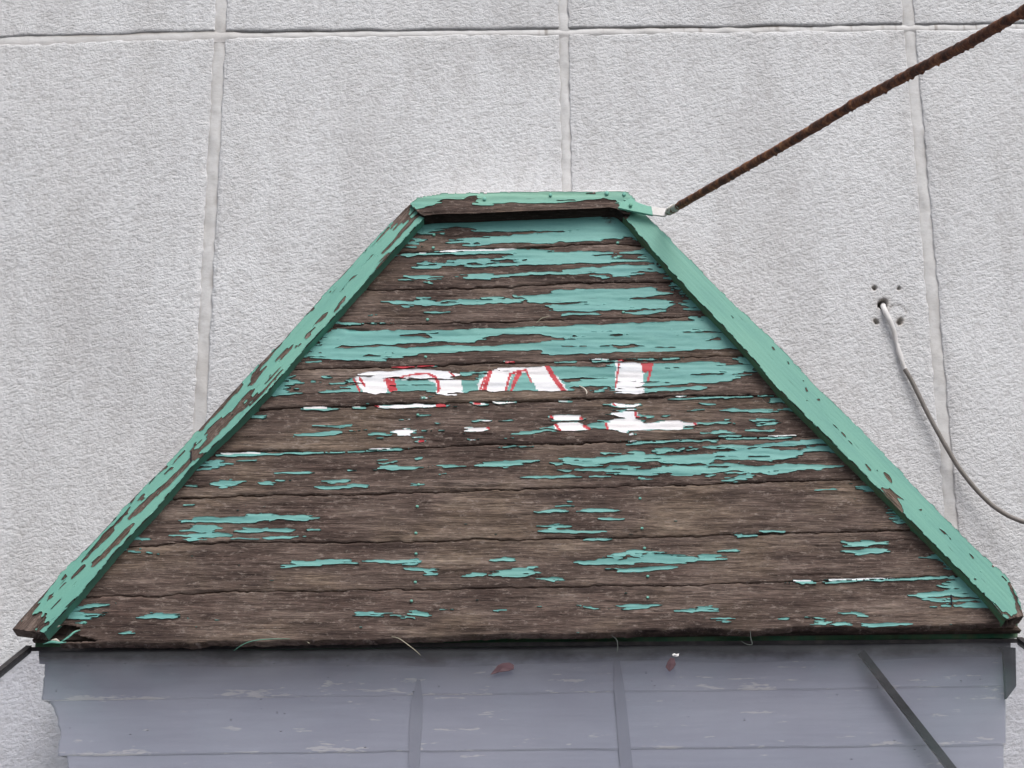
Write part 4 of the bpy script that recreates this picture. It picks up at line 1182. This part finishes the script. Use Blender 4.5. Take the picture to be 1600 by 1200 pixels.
bands(R, """
636,300,330 660,300,325 672,300,322 680,300,320 685,300,316 692,300,312 730,300,311 738,300,307 765,300,307
765,300,320 775,300,318 800,300,316.5 840,300,318 880,300,317 905,300,314 930,300,311 945,300,309 948,300,310 962,300,312 970,300,326 990,300,335
737,317,319.5 748,317.5,321.5 765,316,321.5 769,316,320
748,308,316 756,307,317 766,306,318
""")
bands(R, "870,312,314 899,311.5,313.5\n913,301.5,303 930,301,303\n968,312,313 975,319,320\n979,312,318 981,312,318", op=None)
Rw = samp(R, np.clip(XX+wx*.5, 0, W-1), np.clip(YY+wy*.7, 0, H-1)); fl = gblur(Rw, .8, .5)+.08*noise((H, W), 4, .8, 90)-.45
poly = poly_mask(list(map(tuple, Tt[::4]))+list(map(tuple, Tb[::-4])))
FLD_CUR = fl; cm = (fl > 0) & (poly > .5); COVER = gblur(cm.astype(float), 1.8, 1.6)
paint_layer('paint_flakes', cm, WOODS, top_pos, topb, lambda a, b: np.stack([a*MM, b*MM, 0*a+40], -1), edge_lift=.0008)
# bead of white wall paint over the top edge
pp = np.array([(634, 323), (644, 314), (656, 308.5), (672, 305), (692, 302), (760, 300.5), (850, 299.5), (930, 298), (970, 297.5), (984, 299)], float)
P = wall(pp[:, 0], pp[:, 1]-1, .012); P = np.array([top_pos(a, b-.5, -.004) for a, b in pp])
P = resample(P, 120)
tube('paint_bead', P, .0017*(1+.25*gblur(np.random.RandomState(8).standard_normal((1, 120)), 2, 0)[0]*3), WHITE_PAINT, topb, 8)
# screws on the top board
for (sx_, sy_, r_) in ((860, 306, 2.6), (948, 303, 3.4), (757, 312, 3), (975, 305, 3)):
    th = np.linspace(0, 2*math.pi, 10, endpoint=False)
    Vn = np.vstack([top_pos(sx_+r_*k*np.cos(th), sy_+r_*k*np.sin(th), np.full(10, zz)) for k, zz in ((1, .0006), (.95, .0030), (.6, .0040))])
    Fn = [[a*10+k, a*10+(k+1) % 10, (a+1)*10+(k+1) % 10, (a+1)*10+k] for a in (0, 1) for k in range(10)] + [[20, 21, 22, 23], [20, 23, 24, 29], [24, 25, 28, 29], [25, 26, 27, 28]]
    mesh_obj('screw', Vn, Fn, PAINT_PLAIN, topb, {'grain': Vn})

# inner carcass: dark backing, cheeks to the wall, soffit and fascia
def quad_slab(name, pts, th, mat, parent, dirn):
    pts = np.array(pts, float); back = pts+np.array(dirn)*th
    return box_obj(name, np.vstack([pts, back]), mat, parent, {'grain': np.vstack([pts, back])})
c = [board(655, 338, -.020), board(962, 328, -.020), board(1596, 985, -.020), board(50, 1000, -.020)]
quad_slab('backing_board', [c[0], c[3], c[2], c[1]], .012, WOOD_DARK, canopy, -BN)
tl, tr = board(648, 330, .0), board(985, 322, .0); bl, br = board(30, 988, .0), board(1592, 972, .0)
for a, b in ((tl, bl), (tr, br)):
    a2 = a.copy(); a2[1] = WALL_Y-.002; b2 = b.copy(); b2[1] = WALL_Y-.002
    s = 1 if a[0] < 0 else -1
    a = a+np.array([.012*s, .015, 0]); b = b+np.array([.014*s, .02, 0]); a2 = a2+np.array([.012*s, 0, 0]); b2 = b2+np.array([.014*s, 0, 0])
    quad_slab('side_cheek', [a, b, b2, a2], .015, WOOD, canopy, (s, 0, 0))
# fascia under the planks
fz = [(70, 1004, 1014), (400, 1001, 1014), (800, 988, 1009), (1200, 980, 1002), (1590, 970, 996)]
XF = np.linspace(55, 1590, 300); yt = np.interp(XF, [f[0] for f in fz], [f[1]-14 for f in fz]); yb = np.interp(XF, [f[0] for f in fz], [f[2] for f in fz])+noise((1, 300), 3, 1, 97)[0]*.5
FY = 2.452
def vert(px, py, Y): return unproj(px, py, np.array([0, Y, 0]), WN)
vv_ = np.linspace(0, 1, 8)
PYg = yt[None]*(1-vv_[:, None])+yb[None]*vv_[:, None]; PXg = np.repeat(XF[None], 8, 0)
V = vert(PXg, PYg, FY); V[..., 1] -= .0006*noise((8, 300), 3, 1, 98)
lowr = V[-1:].copy(); lowr[..., 1] += .02
Vf = np.concatenate([V, V[-1:], lowr], 0)
mesh_obj('fascia_strip', Vf, grid_faces(10, 300), PAINT_DARK, canopy, {'grain': Vf.reshape(-1, 3)})
sf = [vert(60, 1002, FY+.01), vert(1588, 985, FY+.01)]
sb = [s.copy() for s in sf]; sb[0][1] = sb[1][1] = WALL_Y-.002
quad_slab('soffit_board', [sf[0], sf[1], sb[1], sb[0]], .012, WOOD_DARK, canopy, (0, 0, 1))
# broken green and cream splinters in the rotten corner
for pts, mt in (([(96, 1003), (108, 996), (116, 988), (126, 985)], PAINT_PLAIN), ([(68, 1007), (80, 1003), (96, 1005), (104, 1004)], PAINT_PLAIN), ([(80, 1001), (88, 1000), (95, 1004)], CREAM), ([(84, 981), (90, 979), (95, 978)], CREAM)):
    p = np.array(pts, float); P = resample(board_pos(p[:, 0], p[:, 1], np.full(len(p), .002)), 14)
    t_ = np.linspace(0, 1, 14); w_ = .0022*np.sin(np.pi*np.clip(t_, .06, .94)); up = BT*-1
    Vs = np.concatenate([P+up*w_[:, None], P-up*w_[:, None]]); Vs2 = Vs-BN*.0012
    i = np.arange(13); Fs = np.vstack([np.stack([i, i+14, i+15, i+1], -1), np.stack([i, i+1, i+29, i+28], -1), np.stack([i+14, i+42, i+43, i+15], -1)])
    mesh_obj('splinter', np.vstack([Vs, Vs2]), Fs, mt, canopy, {'grain': np.vstack([Vs, Vs2])})
# dangling fibres and the curled paint feather
FIB = [([(366, 1018), (380, 1008), (400, 1003), (430, 1002), (455, 1003)], PAINT_SIDE, .0005), ([(612, 996), (622, 998), (640, 1012), (652, 1022), (658, 1029)], STRAW, .0006),
       ([(955, 994), (964, 1002), (965, 1016), (963, 1026)], STRAW_DARK, .0008), ([(1172, 987), (1172, 1000), (1176, 1012), (1164, 1011), (1156, 1006)], STRAW_DARK, .0009),
       ([(905, 604), (913, 610), (917, 617), (916, 622)], CREAM, .0013), ([(838, 506), (846, 501), (858, 500)], STRAW, .0006), ([(753, 337), (757, 341), (759, 344)], STRAW, .0005), ([(773, 336), (781, 342), (792, 344)], STRAW, .0005),
       ([(480, 1004), (484, 1008), (485, 1010)], STRAW, .0005)]
for pts, mt, r_ in FIB:
    p = np.array(pts, float); nn = len(p); P = board_pos(p[:, 0], p[:, 1], np.linspace(.003, .012, nn)); P = resample(P, 16)
    tube('fibre', P, r_*np.sin(np.linspace(.35, 2.9, 16))+.0001, mt, canopy, 6)
# dark nail stems driven into the wood
for (x_, y0_, y1_) in ((1486, 930, 946), (299, 706, 722)):
    off = board_pos if x_ > 600 else rail_pos
    P = off(np.array([x_, x_, x_]), np.array([y0_, (y0_+y1_)/2, y1_]), np.array([.001, .004, .0035])); tube('bent_nail', P, .0011, BRACKET_DARK, canopy, 6)

# ------------------------------------------------------------------ rusty stay rod with its flat plate
rod_t = thing('stay_rod', 'rusty iron stay rod rising to the upper right from the canopy corner', 'rod', tuple(top_pos(1000, 325, .003)))
plate_px = [(966, 328), (969, 320), (978, 307), (988, 308), (994, 313), (1000, 321), (1012, 325), (1020, 339)]
def plate(name, pxs, off, th, mat):
    p = np.array(pxs, float); A_ = top_pos(p[:, 0], p[:, 1], np.full(len(p), off)); B_ = A_-BN*th; n_ = len(p)
    me = bpy.data.meshes.new(name); me.from_pydata([tuple(q) for q in np.vstack([A_, B_])], [], [tuple(range(n_))]+[(i, i+n_, (i+1) % n_+n_, (i+1) % n_) for i in range(n_)]+[tuple(range(2*n_-1, n_-1, -1))])
    me.materials.append(mat)
    at = me.attributes.new('grain', 'FLOAT_VECTOR', 'POINT'); at.data.foreach_set('vector', np.vstack([A_, B_]).astype(np.float32).ravel())
    at = me.attributes.new('coat', 'FLOAT_COLOR', 'POINT'); at.data.foreach_set('color', np.tile(np.array([.16, .43, .34, 1], np.float32), 2*n_))
    bm_ = None
    o = bpy.data.objects.new(name, me); COL.objects.link(o); o.parent = rod_t; o.matrix_parent_inverse = rod_t.matrix_world.inverted()
    b = o.modifiers.new('b', 'BEVEL'); b.width = .0008; b.segments = 2
    return o
plate('flat_plate', [(965, 328), (972, 319), (985, 313), (997, 320), (1012, 325), (1018, 326), (1020, 339.5), (990, 333.5)], .0065, .0045, PAINT)
plate('plate_tongue', [(1017, 325.5), (1030, 328), (1041, 328.5), (1050, 322), (1054, 324), (1047, 333), (1040, 341), (1034, 341), (1019.5, 339)], .0068, .0035, WHITE_PAINT)
th = np.linspace(0, 2*math.pi, 10, endpoint=False)
Vn = np.vstack([top_pos(985+3.0*k*np.cos(th), 325+3.0*k*np.sin(th), np.full(10, zz)) for k, zz in ((1, .006), (.95, .0095), (.6, .0108))])
Fn = [[a*10+k, a*10+(k+1) % 10, (a+1)*10+(k+1) % 10, (a+1)*10+k] for a in (0, 1) for k in range(10)] + [[20, 21, 22, 23], [20, 23, 24, 29], [24, 25, 28, 29], [25, 26, 27, 28]]
mesh_obj('bolt', Vn, Fn, PAINT_SIDE, rod_t, {'grain': Vn})
rp = np.array([(1042, 335), (1050, 328), (1062, 321), (1119, 288), (1250, 213), (1337, 161), (1425, 113), (1512, 68), (1600, 17), (1760, -75)], float)
dpx = np.hypot(rp[:, 0]-1042, rp[:, 1]-335); inv = 1/2.80 + dpx/640*(1/1.66-1/2.80)
d = (rp[:, 0:1]-800)*RIGHT - (rp[:, 1:2]-600)*UP + F_PX*FWD; P = d/F_PX*(1/inv)[:, None]
P[0] = top_pos(1041, 335, .004); P = resample(P, 700)
s_ = np.linspace(0, 1, 700); rad = .0066*np.clip(.45+s_*26, 0, 1)*(1+.12*(1-s_))
lump = noise((1, 700), 2.2, 1, 44)[0]; rad = rad*(.95+.03*lump)
ro = tube('rod', P, rad, RUST, rod_t, 16, rough=.045, seed=5)
k_ = np.arange(0, 50); tip = rad[k_]*(1.10-.16*(k_/49)**2)+.0006*noise((1, 50), 1.2, 1, 45)[0]*(k_/49)
tube('painted_tip', P[k_], tip, WHITE_TIP, rod_t, 16, rough=.05, seed=6)
# scale flakes hanging under the rod
rng = np.random.RandomState(12); Vs, Fs = [], []
for k in range(46):
    i_ = rng.randint(60, 660); p = P[i_]; r_ = .0066; t_ = (P[i_+1]-P[i_-1]); t_ /= np.linalg.norm(t_)
    dn = np.array([.35, 0, -1.]); dn -= dn@t_*t_; dn /= np.linalg.norm(dn); sd_ = np.cross(t_, dn); l = rng.uniform(.002, .006); h_ = rng.uniform(.0012, .0034)
    b0 = len(Vs); c_ = p+dn*r_*.85
    Vs += [c_-t_*l-sd_*.002, c_+t_*l-sd_*.002, c_+t_*l+sd_*.002, c_-t_*l+sd_*.002, c_+dn*h_+t_*l*.4, c_+dn*h_*.8-t_*l*.3]
    Fs += [[b0, b0+1, b0+4, b0+5], [b0+3, b0+5, b0+4, b0+2], [b0+1, b0+2, b0+4, b0+4], [b0, b0+5, b0+5, b0+3]]
me = bpy.data.meshes.new('rust_scale'); me.from_pydata([tuple(v_) for v_ in Vs], [], [tuple(dict.fromkeys(f_)) for f_ in Fs]); me.materials.append(RUST)
o = bpy.data.objects.new('rust_scale', me); COL.objects.link(o); o.parent = rod_t; o.matrix_parent_inverse = rod_t.matrix_world.inverted(); o['kind'] = 'stuff'

# ------------------------------------------------------------------ cable out of the wall
cab = thing('cable', 'grey cable hanging in a curve from a drilled hole in the stucco wall', 'cable', tuple(wall(1381, 484)))
cp = np.array([(1380, 474, -.03, 4.2), (1380, 479, -.002, 4.4), (1383, 487, .008, 4.6), (1389, 499, .010, 4.6), (1394, 509, .010, 4.4), (1398, 522, .008, 4.0), (1400, 534, .007, 3.2), (1402, 541, .007, 3.0), (1406, 554, .007, 4.8), (1410, 566, .008, 3.6), (1414, 578, .008, 3.4), (1418, 584, .009, 3.2)], float)
P = np.array([wall(a, b, o_) for a, b, o_, _ in cp]); Q = np.c_[P, cp[:, 3]*MM]; Q = resample(Q, 60); tube('painted_end', Q[:, :3], Q[:, 3], WHITE_PAINT, cab, 12, rough=.06)
cp = np.array([(1414, 577, .008), (1421, 588, .010), (1434, 614, .012), (1452, 651, .014), (1475, 692, .016), (1497, 730, .018), (1524, 764, .022), (1550, 790, .028), (1576, 807, .036), (1602, 817, .045), (1640, 823, .06), (1720, 815, .09)], float)
P = np.array([wall(a, b, o_) for a, b, o_ in cp]); P = resample(resample(P, 90), 90); tube('sheath', P, 3.7*MM, CABLE, cab, 12, rough=.02)

# ------------------------------------------------------------------ grey boarded box under the canopy
SY = 2.472
box_t = thing('boarded_fascia', 'grey lapped fascia boards with chipped edges seen behind the clear plastic sheet', 'fascia', tuple(vert(800, 1200, SY)))
rows = [(1000, 990, 1095, 1073, (68, 1574)), (1093, 1071, 1181, 1164, (92, 1571)), (1179, 1162, 1262, 1250, (104, 1568)), (1260, 1248, 1345, 1335, (112, 1560))]
for k, (tl_, tr_, bl_, br_, (xa, xb)) in enumerate(rows):
    n = 460; xs = np.linspace(xa, xb, n); v = np.r_[np.linspace(0, .97, 44), .985, 1]
    t = (xs-xa)/(xb-xa); jt = noise((1, n), 4, 1, 200+k)[0]*.45
    T_ = tl_+(tr_-tl_)*t; B_ = bl_+(br_-bl_)*t+jt
    PXg = np.repeat(xs[None], len(v), 0); PYg = T_[None]+v[:, None]*(B_-T_)[None]
    # chipped ends
    je = np.round(noise((len(v), 1), 1, .7, 300+k)[:, 0]*1.0)*.45 + noise((len(v), 1), 1, 5, 310+k)[:, 0]*1.5 + (np.maximum(0, .35-v)*-45 if k == 1 else 0)
    endw = np.exp(-(PXg-xa)/8.0); PXg = PXg + endw*je[:, None]
    out = .0016*v[:, None]+0*PXg; out[-1] -= .001
    V = vert(PXg, PYg, SY); V[..., 1] -= out
    lowr = V[-1:].copy(); lowr[..., 1] += .012; lf = None
    Vf = np.concatenate([V, V[-1:], lowr], 0); sL = Vf[:, :1].copy(); sL[..., 1] += .10; sR = Vf[:, -1:].copy(); sR[..., 1] += .10
    Vf = np.concatenate([sL, Vf, sR], 1)
    lowc = np.concatenate([v**6, [1, 1]])[:, None]*np.ones((1, n+2))
    mesh_obj('lap_board', Vf, grid_faces(*Vf.shape[:2]), SIDING, box_t, {'coat': np.stack([lowc, 0*lowc, 0*lowc], -1).reshape(-1, 3)})
# added strip: canopy shade painted in, fading to board grey with wavy edge
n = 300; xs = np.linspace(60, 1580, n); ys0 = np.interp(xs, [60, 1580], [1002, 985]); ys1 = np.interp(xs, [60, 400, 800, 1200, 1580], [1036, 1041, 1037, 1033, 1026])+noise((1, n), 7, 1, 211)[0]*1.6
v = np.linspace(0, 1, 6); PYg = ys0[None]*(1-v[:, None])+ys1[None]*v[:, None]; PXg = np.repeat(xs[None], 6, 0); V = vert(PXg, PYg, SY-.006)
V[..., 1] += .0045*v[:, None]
SHADE_BAND, nt_, bs_, _o = new_mat('painted_shade_band'); g_ = attr(nt_, 'coat'); sp_ = nt_.nodes.new('ShaderNodeSeparateXYZ'); nt_.links.new(g_.outputs['Vector'], sp_.inputs[0])
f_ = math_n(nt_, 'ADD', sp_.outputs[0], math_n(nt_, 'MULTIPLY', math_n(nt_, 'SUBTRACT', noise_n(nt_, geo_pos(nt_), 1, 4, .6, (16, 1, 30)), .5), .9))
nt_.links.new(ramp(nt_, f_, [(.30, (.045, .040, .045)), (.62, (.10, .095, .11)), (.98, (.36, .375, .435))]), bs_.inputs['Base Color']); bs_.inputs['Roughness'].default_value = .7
vq = np.repeat(v[:, None], n, 1); mesh_obj('shade_strip', V, grid_faces(6, n), SHADE_BAND, box_t, {'coat': np.stack([vq]*3, -1).reshape(-1, 3)})
DULL = simple('dull_grey_strip', (.31, .325, .38), .6)
# two thin upright strips, slightly darker grey than the boards
for pts in ([(654, 1062, 3), (652, 1090, 8), (650, 1130, 10), (648, 1170, 9), (646, 1260, 6)], [(964, 1032, 4), (967, 1070, 8), (972, 1120, 9), (979, 1200, 10), (985, 1260, 10)]):
    p = np.array(pts, float); P = resample(p, 40); L_ = vert(P[:, 0]-P[:, 2], P[:, 1], SY-.0032); R_ = vert(P[:, 0]+P[:, 2], P[:, 1], SY-.0032); L2 = L_+[0, .004, 0]; R2 = R_+[0, .004, 0]
    Vv4 = np.stack([L2, L_, R_, R2], 0)
    mesh_obj('dull_strip', Vv4, grid_faces(4, 40), DULL, box_t, smooth=False)

# dark diagonal bar added as the rod's mirror image, and corner bracket
def bar(name, a, b, w, Y, th, mat, label, cat):
    a = np.array(a, float); b = np.array(b, float); nrm = np.array([-(b-a)[1], (b-a)[0]]); nrm /= np.linalg.norm(nrm)
    q = [a+nrm*w[0]/2, b+nrm*w[1]/2, b-nrm*w[1]/2, a-nrm*w[0]/2]
    V = np.array([vert(x, y, Y) for x, y in q]); c = V.mean(0)
    o = box_obj(name, np.vstack([V, V+[0, th, 0]]), mat); o['label'] = label; o['category'] = cat; return o
bar('reflection_bar', (1346, 1018), (1535, 1262), (10, 14), SY-.022, .010, BLACK_BAR, 'dark bar added as the reflection of the stay rod, running down to the right behind the plastic sheet', 'rod_reflection')
V = np.array([vert(x, y, SY-.012) for x, y in [(1562, 1010), (1569, 1020), (1571, 1062), (1573, 1092), (1588, 1072), (1587, 1012)]])
me = bpy.data.meshes.new('corner_bracket'); nn = 6
me.from_pydata([tuple(p) for p in np.vstack([V, V+[0, .03, 0]])], [], [tuple(range(nn))]+[(i, i+nn, (i+1) % nn+nn, (i+1) % nn) for i in range(nn)]); me.materials.append(BRACKET_DARK)
o = bpy.data.objects.new('corner_bracket', me); COL.objects.link(o); o['label'] = 'short dark bracket at the right end of the grey fascia boards'; o['category'] = 'bracket'

# ------------------------------------------------------------------ clear plastic awning sheet
E0 = vert(46, 1014, 2.442); E1r = vert(1592, 1001, 2.442)
slope = .39; L_S = .95
aw = thing('plastic_awning', 'clear plastic awning sheet with dark left edge bar sloping out below the planks', 'awning', tuple((E0+E1r)/2))
def sheet_pt(base, s): return base+np.array([0, -s, -s*slope])
ns, nx = 30, 60; S = np.linspace(0, L_S, ns)[:, None]; T = np.linspace(0, 1, nx)[None]
base = E0[None, None]*(1-T[..., None])+E1r[None, None]*T[..., None]
V = base+np.stack([0*S*T, -S+0*T, -S*slope+0*T], -1)
nmS = np.array([0, -slope, 1.]); nmS /= np.linalg.norm(nmS)
V = V+nmS*(.0010*noise((ns, nx), 3, 3, 401))[..., None]
sh_ = mesh_obj('sheet', V, grid_faces(ns, nx), SHEET, aw)
sl_ = sh_.modifiers.new('thickness', 'SOLIDIFY'); sl_.thickness = .002
for base_, nm in ((E0, 1), (E1r, -1)):
    pts = np.array([sheet_pt(base_, s) for s in np.linspace(-.002, L_S, 30)]); pts[:, 0] += -.002*nm
    q = .0046; offs = [np.array([-q, 0, q*1.1]), np.array([q, 0, q*1.1]), np.array([q, 0, -q*1.4]), np.array([-q, 0, -q*1.4])]
    V = np.stack([pts+o_ for o_ in offs+[offs[0]]], 0); mesh_obj('edge_bar', V, grid_faces(5, 30), BARK_BAR, aw, smooth=False)
xs = np.linspace(0, 1, 40); top = E0[None]*(1-xs[:, None])+E1r[None]*xs[:, None]; top[:, 2] += .0012*noise((1, 40), 3, 1, 402)[0]*.4
q = .0030; offs = [np.array([0, -q, q]), np.array([0, -q, -q]), np.array([0, q, -q]), np.array([0, q, q])]
V = np.stack([top+o_ for o_ in offs+[offs[0]]], 0); mesh_obj('top_bar', V, grid_faces(5, 40), BARK_BAR, aw, smooth=False)
# leaves and chips lying on the sheet
def on_sheet(px, py, off=.002):
    P0 = E0+nmS*off; return unproj(px, py, P0, nmS)
def leaf(name, outline, label, mat, cat='leaf', curl=.003):
    p = np.array(outline, float); c = p.mean(0); A_ = on_sheet(p[:, 0], p[:, 1]); C_ = on_sheet(c[0], c[1], .002+curl); A_ = A_
    V = np.vstack([A_, C_[None], A_-nmS*.0005, (C_-nmS*.0005)[None]]); n_ = len(p); Fs = [(i, (i+1) % n_, n_) for i in range(n_)]+[((i+1) % n_+n_+1, i+n_+1, 2*n_+1) for i in range(n_)]+[(i, i+n_+1, (i+1) % n_+n_+1, (i+1) % n_) for i in range(n_)]
    me = bpy.data.meshes.new(name); me.from_pydata([tuple(v_) for v_ in V], [], Fs); me.materials.append(mat)
    o = bpy.data.objects.new(name, me); COL.objects.link(o); o['label'] = label; o['category'] = cat; return o
leaf('fallen_leaf', [(766, 1054), (772, 1047), (777, 1040), (785, 1036), (796, 1035), (803, 1039), (803, 1045), (795, 1048), (780, 1050), (774, 1052)], 'curved reddish brown leaf with a pointed tail lying on the plastic sheet', LEAF)
leaf('fallen_leaf', [(1040, 1042), (1043, 1034), (1048, 1027), (1054, 1029), (1056, 1038), (1052, 1044), (1046, 1049)], 'small diamond shaped reddish brown leaf on the plastic sheet below a white chip', LEAF)
leaf('paint_chip', [(1050, 1023), (1053, 1020.5), (1057, 1022), (1061, 1021), (1060, 1025), (1056, 1026), (1052, 1025)], 'tiny white paint chip beside the diamond shaped leaf on the plastic sheet', WHITE_PAINT, 'paint chip')

print('objects', len(bpy.data.objects), 'polys', sum(len(o.data.polygons) for o in bpy.data.objects if o.type == 'MESH'))
